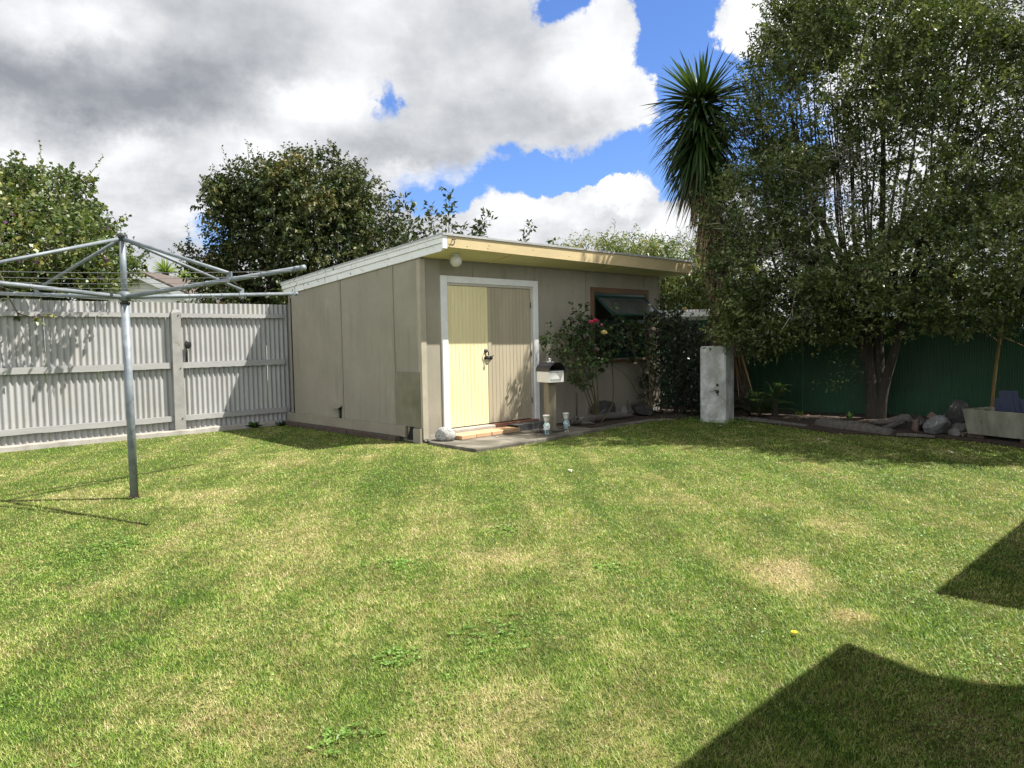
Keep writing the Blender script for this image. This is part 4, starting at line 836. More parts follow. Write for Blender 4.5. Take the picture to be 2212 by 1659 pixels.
def connect(limb_pts, targets, r0=.012, rise=.25):
    """attach every target to the nearest node already in the tree (limbs first), growing outwards"""
    nodes = np.array(limb_pts); d = np.min(np.linalg.norm(targets[:,None,:]-nodes[None,:,:], axis=2), axis=1) if len(nodes)*len(targets) < 3e7 else np.linalg.norm(targets-nodes.mean(0), axis=1)
    order = np.argsort(d); A = []; B = []; W = []
    cap = len(nodes)+len(targets); buf = np.empty((cap,3)); buf[:len(nodes)] = nodes; m_ = len(nodes); dep = np.zeros(cap)
    for i in order:
        tq_ = targets[i]; dd = np.linalg.norm(buf[:m_]-tq_, axis=1) + np.maximum(buf[:m_,2]-tq_[2]+.05, 0)*.8 + dep[:m_]*.02
        j = int(np.argmin(dd)); A.append(buf[j].copy()); B.append(tq_); W.append(dep[j]); buf[m_] = tq_; dep[m_] = dep[j]+1; m_ += 1
    W = np.array(W); A = np.array(A); B = np.array(B)
    mid = (A+B)/2 + np.random.default_rng(1).normal(size=A.shape)*.06*np.linalg.norm(B-A, axis=1, keepdims=True); mid[:,2] -= .05*np.linalg.norm(B-A, axis=1)
    ra = np.maximum(r0*.93**W, .0035)
    V1, F1 = sticks(A, mid, ra, ra*.85); V2, F2 = sticks(mid, B, ra*.85, ra*.65)
    return np.concatenate([V1, V2]), np.concatenate([F1, F2+len(V1)])
def curve(pts, n=10):
    """Catmull-Rom through pts"""
    P = [Vector(p) for p in pts]; P = [P[0]*2-P[1]]+P+[P[-1]*2-P[-2]]; out = []
    for i in range(1, len(P)-2):
        for k in range(n):
            t_ = k/n; a, b_, c, d = P[i-1:i+3]
            out.append(.5*((2*b_)+(-a+c)*t_+(2*a-5*b_+4*c-d)*t_*t_+(-a+3*b_-3*c+d)*t_**3))
    out.append(P[-2]); return out
def limbmesh(limbs, seg=9):
    b = MB(); nodes = []
    for pts, r0, r1 in limbs:
        c = curve(pts, 8); n = len(c); b.tube(c, [r0+(r1-r0)*(i/(n-1))**.8 for i in range(n)], seg); nodes += [tuple(p) for p in c[n//4:]]
    return b, nodes

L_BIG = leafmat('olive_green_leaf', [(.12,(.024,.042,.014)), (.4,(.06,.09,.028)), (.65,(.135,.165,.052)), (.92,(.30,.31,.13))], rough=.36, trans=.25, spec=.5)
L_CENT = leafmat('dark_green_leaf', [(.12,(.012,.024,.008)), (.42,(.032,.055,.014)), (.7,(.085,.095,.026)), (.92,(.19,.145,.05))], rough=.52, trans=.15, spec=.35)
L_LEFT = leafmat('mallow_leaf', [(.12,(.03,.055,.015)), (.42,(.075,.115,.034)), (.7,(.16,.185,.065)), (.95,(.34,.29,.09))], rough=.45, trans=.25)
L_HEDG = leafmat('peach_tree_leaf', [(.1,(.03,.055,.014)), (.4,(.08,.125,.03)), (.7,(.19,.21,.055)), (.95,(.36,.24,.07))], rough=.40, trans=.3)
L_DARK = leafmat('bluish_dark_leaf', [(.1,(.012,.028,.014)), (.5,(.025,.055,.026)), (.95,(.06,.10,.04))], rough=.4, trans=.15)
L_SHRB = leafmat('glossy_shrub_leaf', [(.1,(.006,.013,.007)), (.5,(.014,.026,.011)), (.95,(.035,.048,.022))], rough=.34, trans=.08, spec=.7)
L_ROSE = leafmat('rose_leaf', [(.1,(.016,.034,.014)), (.5,(.04,.075,.026)), (.9,(.11,.16,.045))], rough=.35, trans=.25)
L_CORD = leafmat('sword_leaf', [(.1,(.014,.030,.008)), (.5,(.045,.085,.018)), (.9,(.16,.23,.05))], rough=.38, trans=.15, spec=.5, patch=.2)
L_CORDDRY = leafmat('dry_sword_leaf', [(.1,(.07,.045,.028)), (.5,(.17,.11,.065)), (.9,(.34,.23,.12))], rough=.7, trans=.1, patch=.3)
L_FERN = leafmat('fern_leaf', [(.1,(.018,.045,.012)), (.5,(.04,.09,.02)), (.9,(.09,.16,.035))], rough=.5, trans=.25)
L_WEED = leafmat('broad_weed_leaf', [(.1,(.06,.13,.02)), (.5,(.13,.25,.04)), (.9,(.28,.42,.10))], rough=.45, trans=.25)
L_PALM = leafmat('pale_palm_leaf', [(.1,(.12,.18,.05)), (.5,(.22,.30,.08)), (.9,(.36,.42,.14))], rough=.5, trans=.25)

def tree(name, label, cat, base, limbs, ells, ncl, k, tl, ll, lw, leafm, barkm, seed, gap=.3, gscale=1.6, shell=.45, up=.4, droop=.1, twig=True, twm=None, extra=None, group=None, spikes=0, r0=.012, cut=None, facing=.8, jit=.35, clumps=0, cr=.26):
    rg = np.random.default_rng(seed); o = thing(name, label, cat, base, group)
    b, nodes = limbmesh(limbs)
    P, O = sample_crown(ells, ncl, rg, shell, clumps, cr)
    keep = vnoise(P, gscale, seed+1) > gap
    if cut is not None: keep &= cut(P)
    P, O = P[keep], O[keep]
    V, F, rn, A, B = twiglets(P, O, rg, k, tl, ll, lw, up=up, droop=droop, facing=facing, jit=jit); parts = [(V, F, rn)]
    if spikes:      # long shoots that break the outline
        i = rg.choice(len(P), spikes); Q = P[i]; OO = norm(O[i]*.6+UPV*1.0+rg.normal(size=(spikes,3))*.3); L_ = rg.uniform(.25,.6,spikes)
        kk = 12; T = np.repeat(Q, kk, 0)+np.repeat(OO*L_[:,None], kk, 0)*np.tile(np.linspace(.2,1,kk), spikes)[:,None]
        dd = norm(np.repeat(OO, kk, 0)*.5+norm(np.cross(np.repeat(OO,kk,0), rg.normal(size=(spikes*kk,3))))*.8)
        v_, f_ = leafgeo(T, dd, norm(UPV+rg.normal(size=T.shape)*.6), ll*rg.uniform(.5,.9,len(T)), lw*rg.uniform(.5,.9,len(T))); parts.append((v_, f_, rg.uniform(.3,.9,len(T))))
        shoots = (Q, OO, L_)
    else: shoots = None
    if extra: parts += extra(rg, o, nodes)
    V, F, rn = join(parts); npmesh('crown', V, F, leafm, o, rn)
    if twig:
        sub = P[rg.uniform(0,1,len(P)) < min(1, 1400/len(P))]
        if shoots: sub = np.concatenate([sub, shoots[0]])
        V, F = connect(nodes, sub, r0)
        if shoots: v_, f_ = sticks(shoots[0], shoots[0]+shoots[1]*shoots[2][:,None], .005, .002); F = np.concatenate([F, f_+len(V)]); V = np.concatenate([V, v_])
        b.add(V.tolist(), F.tolist(), True)
    b.build('trunk', barkm, o)
    return o

# ---- trees over the back fence
CENTER = [(8.14,14.93,3.87,1.52,1.06,1.60),(8.33,14.59,5.13,0.55,0.40,0.80),(7.35,15.11,4.79,0.59,0.41,0.80),(6.73,15.39,4.52,0.31,0.27,0.50),(8.99,14.19,4.71,0.51,0.41,0.70),(9.43,13.90,4.06,0.46,0.51,0.70),(7.03,15.48,3.83,0.64,0.45,0.90),(6.22,15.61,3.21,0.27,0.19,0.40),(9.53,14.08,3.48,0.62,0.83,1.10),(7.83,14.86,5.26,0.35,0.22,0.40),(6.61,15.66,2.84,0.49,0.39,0.70),(8.11,14.94,2.86,2.03,0.71,1.50),(8.15,14.92,4.47,1.26,0.61,1.40),(8.71,14.37,5.25,0.38,0.22,0.40),(8.5,14.9,2.2,2.2,.7,1.4)]
bc = (8.2,15.0,0)
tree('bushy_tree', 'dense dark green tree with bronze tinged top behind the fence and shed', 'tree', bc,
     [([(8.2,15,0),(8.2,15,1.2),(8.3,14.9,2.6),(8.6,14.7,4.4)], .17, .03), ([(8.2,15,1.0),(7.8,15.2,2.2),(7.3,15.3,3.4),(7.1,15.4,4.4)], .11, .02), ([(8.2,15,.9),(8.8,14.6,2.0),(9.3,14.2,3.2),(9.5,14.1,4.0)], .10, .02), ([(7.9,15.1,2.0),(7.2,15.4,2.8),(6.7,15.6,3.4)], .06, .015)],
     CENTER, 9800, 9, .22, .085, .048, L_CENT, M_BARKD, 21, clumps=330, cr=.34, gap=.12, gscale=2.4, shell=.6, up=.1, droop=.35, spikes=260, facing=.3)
LEFT = [(2.88,14.31,3.18,1.14,0.99,1.20),(3.16,14.25,3.88,0.61,0.42,1.00),(3.70,14.10,2.88,0.48,0.42,1.00),(2.54,14.38,3.82,0.37,0.45,0.80),(3.85,13.7,2.75,0.22,0.30,0.4),(1.82,14.49,3.40,0.94,0.94,1.20),(3.0,14.03,2.50,0.85,0.38,1.00),(3.0,12.15,2.80,.70,.38,.55),(2.2,12.05,2.95,.75,.45,.55),(3.35,12.3,2.5,.35,.22,.4),(1.9,12.55,2.35,.5,.35,.35),(1.2,13.2,3.0,.9,.9,.8),(2.1,12.02,1.98,.10,.16,.08),(2.35,12.0,1.86,.14,.05,.06)]
def mallow_extra(rg, o, nodes):
    P, O = sample_crown(LEFT[:10], 90, rg, 1.0); P = P + O*.08
    fl = MB()
    for p in list(P)+[np.array((2.42,11.96,1.84)), np.array((2.48,11.95,1.87)), np.array((4.33,13.9,3.05))]:
        for a in range(5):
            t_ = a*1.257+rg.uniform(0,.3); fl.add([p, p+np.array((math.cos(t_),.2,math.sin(t_)))*.018, p+np.array((math.cos(t_+.6),-.5,math.sin(t_+.6)))*.023, p+np.array((math.cos(t_+1.2),.2,math.sin(t_+1.2)))*.018], [(0,1,2,3)])
    fl.build('blossom', M_MAUVE, o)
    out = []
    # leggy shoots with leaves toward the right
    for q0, q1 in (((3.75,14.0,3.2),(4.28,13.9,3.72)), ((3.7,14.0,3.1),(4.25,13.9,3.35)), ((4.1,14,2.8),(4.6,13.9,3.05)), ((4.1,14,2.7),(4.6,13.85,2.85)), ((2.35,14.3,4.1),(2.38,14.3,4.45)), ((3.5,14.1,4.1),(3.65,14.1,4.35)), ((4.0,13.6,2.35),(4.25,12.3,1.95))):
        n = 44; s = rg.uniform(.15,1,n); A = np.array(q0); B = np.array(q1); P_ = A+(B-A)*s[:,None]+np.array((0,0,-.10))*np.sin(s*3)[:,None]+rg.normal(size=(n,3))*.035
        v_, f_ = leafgeo(P_, rg.normal(size=(n,3)), norm(UPV+rg.normal(size=(n,3))*.6), rg.uniform(.05,.10,n), rg.uniform(.05,.08,n)); out.append((v_, f_, rg.uniform(.2,.6,n)))
        Vs, Fs = sticks([A],[B+np.array((0,0,.01))],[.008],[.003]); npmesh('shoot', Vs, Fs, M_STEM, o)
    return out
tree('mallow_bush', 'tall bushy mallow with small mauve flowers behind the left end of the grey fence', 'bush', (2.6,14.2,0),
     [([(2.7,14.2,0),(2.75,14.2,1.4),(2.9,14.2,2.8),(3.1,14.2,3.8)], .06, .015), ([(2.5,14.3,0),(2.3,14.3,1.5),(2.0,14.4,3.0)], .05, .015), ([(2.9,14.2,0),(3.3,14.1,1.5),(3.9,14.0,2.7)], .05, .012), ([(2.3,13.6,1.2),(2.0,12.8,2.1),(2.1,12.1,2.2),(2.25,12.0,1.9)], .02, .006), ([(2.2,13.8,.5),(1.5,13.4,2.0),(1.0,13.1,3.2)], .04, .01)],
     LEFT, 5600, 7, .18, .072, .060, L_LEFT, M_STEM, 31, clumps=260, cr=.28, gap=.12, gscale=3.2, shell=.5, up=.25, spikes=60, extra=mallow_extra, jit=.5)
HEDGE = [(13.81,11.54,3.32,0.83,0.39,1.00),(14.49,10.68,3.17,0.99,0.50,1.20),(15.16,9.71,2.91,0.98,0.65,1.20),(15.10,9.80,2.37,0.98,0.38,1.20),(15.59,8.99,2.77,0.65,0.86,1.00)]
tree('fruit_tree', 'yellow green fruit tree with long drooping leaves behind the right end of the shed', 'tree', (14.9,10.2,0),
     [([(14.9,10.2,0),(14.9,10.2,1.2),(14.8,10.4,2.4),(14.6,10.6,3.2)], .10, .02), ([(14.9,10.2,.9),(15.2,9.7,2.0),(15.4,9.2,3.0)], .07, .015), ([(14.9,10.2,1.0),(14.3,11.0,2.2),(13.8,11.5,3.2)], .07, .015)],
     HEDGE, 3800, 8, .26, .125, .030, L_HEDG, M_BARKD, 41, clumps=130, cr=.32, gap=.1, gscale=2.2, shell=.5, up=-.1, droop=.5, spikes=70, facing=.3)

# sprigs of a young tree showing over the shed roof
sp_o = thing('elder_sapling', 'thin leafy shoots of a young tree rising behind the shed roof', 'sapling', (10.6, 12.9, 0)); rg = np.random.default_rng(77)
tips = [((9.9,12.8,2.3),(9.35,12.8,4.42)),((10.2,12.8,2.2),(10.05,12.8,4.33)),((10.3,12.8,2.2),(10.60,12.8,4.68)),((10.5,12.8,2.2),(10.95,12.8,3.98)),((10.8,12.8,2.2),(11.75,12.8,4.35)),((10.9,12.8,2.2),(11.5,12.8,4.05)),((11.9,12.8,2.0),(13.2,12.8,4.20)),((10.0,12.8,2.3),(9.75,12.8,3.85)),((12.8,12.9,2.0),(14.1,13.0,3.90)),((10.2,12.8,2.2),(9.3,12.8,3.55)),((10.9,12.8,2.2),(11.25,12.8,3.8)),((13,12.9,2.0),(13.55,13,3.62))]
tw = MB(); pr = []
for a, c in tips:
    A = Vector(a); B = Vector(c); c_ = curve([A, A.lerp(B,.5)+Vector((rg.uniform(-.1,.1),rg.uniform(-.1,.1),.1)), B], 10); tw.tube(c_, [.014-.011*i/(len(c_)-1) for i in range(len(c_))], 5)
    up_ = c_[len(c_)//3:]
    for i, p in enumerate(up_):
        for sgn in (-1, 1):
            dr_ = Vector((rg.uniform(.4,1)*sgn, rg.uniform(-.6,.6), rg.uniform(.0,.7))).normalized(); ln = rg.uniform(.10,.30)*(1.15-.5*i/len(up_)); q = p+dr_*ln; tw.tube([p, q], .003, 4)
            m_ = int(rg.integers(4,8)); s = np.linspace(.3,1,m_); base = np.array(p)+np.array(dr_)*ln*s[:,None]
            v_, f_ = leafgeo(base, norm(np.array(dr_)*.6+rg.normal(size=(m_,3))*.7), norm(UPV+rg.normal(size=(m_,3))*.7), rg.uniform(.09,.16,m_), rg.uniform(.045,.07,m_)); pr.append((v_, f_, rg.uniform(.2,.7,m_)))
V, F, rn = join(pr); npmesh('foliage', V, F, L_CENT, sp_o, rn); tw.build('stem', M_BARKD, sp_o)

# ---- the big tree at the right
BIG = [(12.13,4.67,5.38,1.59,1.44,2.00),(11.73,5.60,4.87,0.93,1.12,1.60),(11.16,5.86,3.44,0.78,0.89,1.50),(11.28,5.61,2.28,1.03,0.80,1.50),(11.69,4.14,2.61,1.31,0.80,1.80),(12.33,3.42,4.24,1.36,1.63,2.00),(11.64,2.92,2.35,1.14,0.70,1.80),(12.66,2.94,5.77,1.20,1.00,2.00),(12.24,4.38,6.65,1.56,0.85,2.00),(11.85,5.35,6.07,0.66,0.59,1.30),(11.84,1.95,3.85,1.19,1.78,2.00),(11.19,5.79,1.70,0.60,0.50,1.00),(12.3,1.2,3.2,1.6,1.6,1.8),(11.3,5.55,1.72,.95,.52,1.0),(11.55,5.0,1.85,.8,.40,.9),(11.7,3.4,1.75,1.0,.35,1.0),(12.6,6.4,3.7,.9,1.0,.9)]  # last lobe, hidden behind the crown, added to shade the shed wall
def bigcut(P):
    # the see-through heart of the tree around the bare stems
    c = np.array((12.0,4.3,3.6)); q = P-c; r_ = np.sqrt((q@LAT/1.05)**2 + (q[:,2]/.95)**2)
    rg_ = np.random.default_rng(5); return rg_.uniform(0,1,len(P)) < np.clip((r_-.1)/.8, .68, 1)
rgb = np.random.default_rng(9)
limbs = [([(12.61,4.55,0),(12.60,4.56,.5),(12.55,4.60,1.1),(12.50,4.68,2.0),(12.2,5.0,2.8),(11.9,5.4,4.0),(11.8,5.6,5.2)], .125, .02),
         ([(12.66,4.50,0),(12.68,4.48,.8),(12.62,4.50,1.8),(12.64,4.45,3.0),(12.5,4.4,4.6),(12.4,4.5,6.2)], .11, .02),
         ([(12.66,4.46,-.02),(12.65,4.40,.5),(12.6,4.22,1.15),(12.5,4.05,1.9),(12.5,3.75,2.8),(12.4,3.4,4.0),(12.5,3.2,5.6)], .10, .02),
         ([(12.56,4.60,.9),(12.38,4.85,1.7),(12.0,5.25,2.4),(11.6,5.7,3.1)], .075, .02),
         ([(12.55,4.1,1.6),(12.2,3.6,2.1),(11.9,3.0,2.5),(11.7,2.2,2.9)], .06, .015)]
for i in range(30):     # upright whippy stems
    a = rgb.uniform(0,1); x = 12.05+rgb.uniform(-.5,.5); y = 4.4+rgb.uniform(-1.3,1.5); z0_ = rgb.uniform(2.0,2.7); tx, ty = x+rgb.uniform(-.5,.3), y+(y-4.4)*.45+rgb.uniform(-.2,.2)
    limbs.append(([(12.5+rgb.uniform(-.1,.1), 4.45+(y-4.4)*.45, z0_-.45), (x, y, z0_+.4), ((x+tx)/2+rgb.uniform(-.1,.1),(y+ty)/2,z0_+1.7), (tx,ty,z0_+rgb.uniform(2.6,4.2))], rgb.uniform(.022,.04), .006))
def big_extra(rg, o, nodes):
    # bare lichen-grey twigs in the sunlit middle and hanging off the left side
    A = []; B = []
    for c0, n, sp_ in (((11.35,4.55,3.45),26,.8), ((11.0,4.9,2.9),22,.8), ((11.0,5.1,2.5),14,.6)):
        for i in range(n):
            p = np.array(c0)+rg.normal(size=3)*np.array((.2,.3,.25)); d = norm(-LAT*rg.uniform(-.2,1.0)-DEP*rg.uniform(.0,.6)+UPV*rg.uniform(-.2,.7))
            for s in range(5):
                q = p+d*rg.uniform(.10,.2); A.append(p); B.append(q); 
                if rg.uniform() < .7: e_ = q+norm(d+rg.normal(size=3)*.7)*rg.uniform(.08,.22); A.append(q); B.append(e_)
                p = q; d = norm(d+rg.normal(size=3)*.28)
    Vs, Fs = sticks(A, B, .0055, .004); npmesh('bare_twigs', Vs, Fs, M_TWIG, o)
    # suckers hugging the trunk
    b = MB()
    for i in range(5):
        x = 12.42+rg.uniform(-.03,.04); y = 4.62+rg.uniform(-.22,.18); b.tube(curve([(x,y,.15+rg.uniform(0,.6)),(x-.05,y+rg.uniform(-.1,.1),.7),(x-.02,y+rg.uniform(-.2,.2),1.3),(x,y+rg.uniform(-.25,.25),1.7)],6), .004, 5)
    b.build('sucker', M_BARKD, o)
    out = []
    for c0, n, r_ in (((12.2,4.95,1.05),34,.10), ((12.25,4.98,.62),26,.09), ((12.3,4.78,.72),30,.11), ((12.2,4.55,1.45),50,.14), ((12.3,5.35,.62),12,.05), ((12.15,5.28,1.15),14,.06)):
        P_ = np.array(c0)+rg.normal(size=(n,3))*r_; v_, f_ = leafgeo(P_, rg.normal(size=(n,3)), norm(UPV+rg.normal(size=(n,3))*.5), rg.uniform(.045,.08,n), rg.uniform(.025,.04,n)); out.append((v_, f_, rg.uniform(.5,1,n)))
    return out
tree('spreading_tree', 'large many stemmed olive green tree spreading over the green fence at the right', 'tree', (12.6,4.5,0), limbs, BIG, 28000, 10, .20, .062, .030, L_BIG, M_BARK, 51, clumps=620, cr=.34, gap=.14, gscale=2.3, shell=.4, up=.55, droop=.05, twm=M_BARK, extra=big_extra, spikes=220, r0=.014, cut=bigcut, jit=.4, facing=.5)
# dark feathery tree at the frame edge
def pinnate(P, D, rg, n=9, ln=.28, ll=.06, lw=.022):
    m_ = len(P); T = np.repeat(P, n*2, 0); DD = np.repeat(D, n*2, 0); s = np.tile(np.repeat(np.linspace(.15,1,n),2), m_)*ln; sg = np.tile([1,-1], m_*n)[:,None]
    nn = norm(UPV+rg.normal(size=(m_,3))*.4); NN = np.repeat(nn, n*2, 0); S = norm(np.cross(DD, NN)); base = T+DD*s[:,None]; base[:,2] -= (s**2)*.8
    v_, f_ = leafgeo(base, norm(S*sg+DD*.5), NN, ll*rg.uniform(.8,1.1,len(T)), lw, .1, .15); return v_, f_, np.repeat(rg.uniform(0,1,m_), n*2)
dk = thing('feathery_tree', 'dark tree with feathery compound leaves and slim mustard stem behind the trough', 'tree', (12.96,2.97,0)); rg = np.random.default_rng(61)
DARK = [(13.2,2.6,4.6,.7,1.6,1.0),(12.9,3.4,2.1,.95,.50,.9),(13.0,2.3,1.95,1.0,.52,.9),(13.4,1.6,3.4,1.2,1.6,1.2)]
P, O = sample_crown(DARK, 900, rg, .5); D = norm(O*np.array((1,1,.3))+rg.normal(size=P.shape)*.5+UPV*.1)
v_, f_, r_ = pinnate(P, D, rg); npmesh('crown', v_, f_, L_DARK, dk, r_)
b, nodes = limbmesh([([(12.96,2.97,0),(12.97,2.92,.8),(12.99,2.85,1.5),(13.1,2.7,3.0),(13.2,2.5,5.0)], .028, .012), ([(12.99,2.85,1.2),(12.9,3.2,1.6),(12.8,3.6,2.2)], .012, .005), ([(12.98,2.88,1.35),(13.0,2.5,1.15),(12.9,2.1,1.0)], .009, .004), ([(13.05,2.78,2.0),(13.3,2.2,3.0),(13.5,1.6,4.0)], .02, .008)], 7)
V, F = connect(nodes, P[::3], .008); b.add(V.tolist(), F.tolist()); b.build('trunk', M_YSTEM, dk)

# dark shrub between window and pillar
SHR = [(11.47,7.40,1.06,0.46,0.71,0.50),(11.28,7.65,0.48,0.42,0.50,0.45),(11.55,7.15,0.40,0.33,0.41,0.45),(11.20,7.60,1.44,0.37,0.33,0.40),(11.9,7.3,.8,.4,.7,.5)]
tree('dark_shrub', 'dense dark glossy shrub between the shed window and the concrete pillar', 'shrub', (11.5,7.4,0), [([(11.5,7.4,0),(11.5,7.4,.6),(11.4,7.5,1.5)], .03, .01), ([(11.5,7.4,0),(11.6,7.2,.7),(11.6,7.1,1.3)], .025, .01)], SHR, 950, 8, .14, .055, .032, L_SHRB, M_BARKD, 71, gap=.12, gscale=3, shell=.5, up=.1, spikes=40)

# ---- rose bushes
def rose(P, mat, parent, r_=.05, seed=1):
    rg_ = np.random.default_rng(seed); b = MB(); c = Vector(P)
    for lay, (rr_, n, z_) in enumerate(((1.0,7,-.15),(.78,6,.1),(.5,5,.3),(.25,3,.42))):
        for i in range(n):
            a = 2*math.pi*i/n+lay*.5+rg_.uniform(-.1,.1); wd = 2.6*rr_/n; out = Vector((math.cos(a), math.sin(a), 0)); s_ = Vector((-math.sin(a), math.cos(a), 0))
            f_ = Vector((-.35,-.45,.82)).normalized()   # the bloom looks up and out of the bed
            Q = f_.to_track_quat('Z','Y').to_matrix()
            pp = [Vector((0,0,-.2)), out*rr_*.7+s_*wd*.5+Vector((0,0,z_)), out*rr_*1.0+s_*wd*.2+Vector((0,0,z_+.08)), out*rr_*1.0-s_*wd*.2+Vector((0,0,z_+.10)), out*rr_*.7-s_*wd*.5+Vector((0,0,z_))]
            b.add([c+Q@(p*r_) for p in pp], [(0,1,2,3,4)])
    return b.build('bloom', mat, parent)
def rosebush(name, label, base, canes, ells, ncl, flowers, seed, k=7):
    rg = np.random.default_rng(seed); o = thing(name, label, 'rose bush', base); b = MB(); nodes = []
    for pts, r0, r1 in canes:
        c = curve(pts, 7); n = len(c); b.tube(c, [r0+(r1-r0)*i/(n-1) for i in range(n)], 6); nodes += [tuple(p) for p in c[n//3:]]
        for p in c[2::2]:
            d = Vector(rg.normal(size=3)).normalized(); b.tube([p, p+d*(r0+.008)], [.0025,.0006], 4)
    P, O = sample_crown(ells, ncl, rg, .3); V, F = connect(nodes, P, .006); b.add(V.tolist(), F.tolist())
    # five-leaflet rose leaves
    D = norm(O+rg.normal(size=P.shape)*.8); V, F, rn, _, _ = twiglets(P, D, rg, k, .11, .062, .044, up=.1, spread=.9)
    npmesh('foliage', V, F, L_ROSE, o, rn)
    for i, (p, mt, r_, lb_) in enumerate(flowers):
        f = rose(p, mt, o, r_, i+seed); f['label'] = lb_
        j = int(np.argmin(np.linalg.norm(P-np.array(p)-np.array((0,0,-.1)), axis=1))); Vs, Fs = sticks([P[j]],[np.array(p)-np.array((0,0,r_*.4))],[.004],[.003]); b.add(Vs.tolist(), Fs.tolist())
    b.build('canes', M_STEM, o)
    return o
RB1 = (9.45, 7.72, .03)
rosebush('rose_bush', 'rose bush with crimson, pink and yellow blooms between the letterbox and the shed window', RB1,
    [([RB1,(9.30,7.70,.5),(9.05,7.70,1.0),(8.8,7.72,1.4)], .014, .006), ([RB1,(9.35,7.72,.6),(9.2,7.75,1.2),(9.05,7.75,1.75)], .014, .005), ([RB1,(9.42,7.7,.6),(9.38,7.75,1.3),(9.3,7.78,1.8)], .016, .006), ([(9.5,7.7,.03),(9.75,7.65,.35),(9.8,7.7,1.0),(9.75,7.75,1.6)], .014, .006), ([RB1,(9.15,7.65,.35),(8.85,7.6,.8),(8.6,7.65,1.1)], .012, .005), ([RB1,(9.2,7.7,.5),(9.0,7.7,.8),(8.75,7.7,1.25)], .012, .005), ([(9.3,7.7,.7),(9.1,7.6,.6),(8.8,7.6,.75)], .008, .004)],
    [(8.55,7.75,1.40,.26,.24,.22),(8.95,7.72,1.45,.28,.34,.25),(9.35,7.72,1.36,.34,.36,.25),(8.85,7.65,1.00,.34,.28,.25),(9.55,7.70,1.15,.3,.28,.2),(9.05,7.72,1.72,.12,.25,.12),(8.9,7.6,.75,.16,.12,.12),(9.75,7.6,1.6,.15,.3,.1)], 330,
    [((9.10,7.46,1.69), M_RED, .055, 'crimson double rose bloom'), ((9.02,7.48,1.67), M_RED, .05, 'crimson double rose bloom'), ((9.26,7.42,1.51), M_YEL, .055, 'butter yellow open rose bloom'), ((9.05,7.40,1.25), M_PINK, .042, 'pink rose bloom'), ((9.25,7.46,1.63), M_PINK, .026, 'small pink rosebud'), ((9.12,7.42,1.10), M_CRM, .022, 'faded pink rosebud')], 81)
RB2 = (10.75, 7.62, .03)
rosebush('rose_bush', 'leggy rose bush with cream and yellow blooms in front of the shed window', RB2,
    [([RB2,(10.6,7.6,.5),(10.35,7.6,1.0),(10.2,7.6,1.5)], .014, .005), ([RB2,(10.72,7.6,.7),(10.65,7.62,1.3),(10.6,7.62,1.95)], .013, .004), ([RB2,(10.85,7.6,.6),(11.0,7.6,1.2),(11.2,7.6,1.8)], .014, .005), ([RB2,(10.8,7.6,.6),(10.85,7.6,1.2),(10.85,7.62,1.75)], .012, .004), ([RB2,(10.45,7.6,.35),(10.1,7.6,.75),(9.75,7.62,.95)], .011, .004), ([RB2,(10.95,7.6,.5),(11.25,7.6,1.0),(11.6,7.6,1.85)], .012, .004)],
    [(10.15,7.62,1.52,.26,.15,.12),(10.05,7.62,1.38,.22,.18,.12),(10.45,7.62,1.50,.3,.22,.15),(11.0,7.62,1.62,.3,.26,.2),(10.6,7.6,1.15,.3,.2,.15),(11.45,7.6,1.80,.3,.24,.2),(10.75,7.62,.85,.25,.15,.12),(11.3,7.6,2.05,.16,.16,.1)], 190,
    [((11.35,7.28,1.91), M_YEL, .055, 'pale yellow rose bloom near the shed corner'), ((10.68,7.55,1.98), M_CRM, .03, 'cream rosebud high in front of the open sash'), ((10.55,7.38,1.56), M_CRM, .042, 'faded cream rose below the sash'), ((10.25,7.55,.98), M_CRM, .028, 'faded peach rose'), ((10.5,7.55,1.05), M_CRM, .03, 'withered brown rose'), ((10.6,7.55,.80), M_CRM, .026, 'withered peach rosebud')], 91)

# ---- cabbage tree
ct = thing('cabbage_tree', 'cabbage tree with a spiky rosette of sword leaves and a skirt of dead brown leaves', 'tree', (11.80,6.42,0)); rg = np.random.default_rng(101)
hd = np.array((11.42,7.01,5.05))
tr_pts = curve([(11.80,6.42,0),(11.74,6.52,.9),(11.66,6.64,1.8),(11.56,6.80,3.2),(11.46,6.95,4.3),(11.41,6.98,5.40)], 8)
b = MB(); b.tube(tr_pts, [.15-.07*i/(len(tr_pts)-1) for i in range(len(tr_pts))], 12); b.build('trunk', M_BARKD, ct)
def sword(P, D, Ln, W0, rg, bend, seg=5):
    n = len(P); D = norm(D); V = []; S = norm(np.cross(D, UPV+rg.normal(size=D.shape)*.25)); s_ = np.linspace(0,1,seg+1)
    for j, s in enumerate(s_):
        c = P + D*(Ln*s)[:,None]; c[:,2] -= bend*Ln*s**2.2; w_ = W0*(1-s)**.6*(.6+.9*min(s*4,1)*.45)
        if j == seg: w_ = w_*0+.0008
        V += [c - S*w_[:,None]/2, c + S*w_[:,None]/2 ]
    V = np.stack(V, 1).reshape(-1,3); q = 2*(seg+1); b0 = np.arange(n)[:,None]*q
    F = np.concatenate([b0+np.array([[2*j,2*j+1,2*j+3,2*j+2]]) for j in range(seg)]); return V, F
hd = np.array((11.40,6.98,5.42))
n = 150; D = norm(rg.normal(size=(n,3))); D[:,2] = rg.uniform(.0,1.0,n); hor = np.sqrt(np.maximum(1-D[:,2]**2,.02)); D[:,:2] = norm(D[:,:2])*hor[:,None]
P = hd + D*np.array((.07,.07,.10)); Ln = rg.uniform(.55,1.0,n)
V, F = sword(P, D, Ln, rg.uniform(.06,.085,n), rg, rg.uniform(.02,.22,n)*(1.15-np.clip(D[:,2],0,1)))
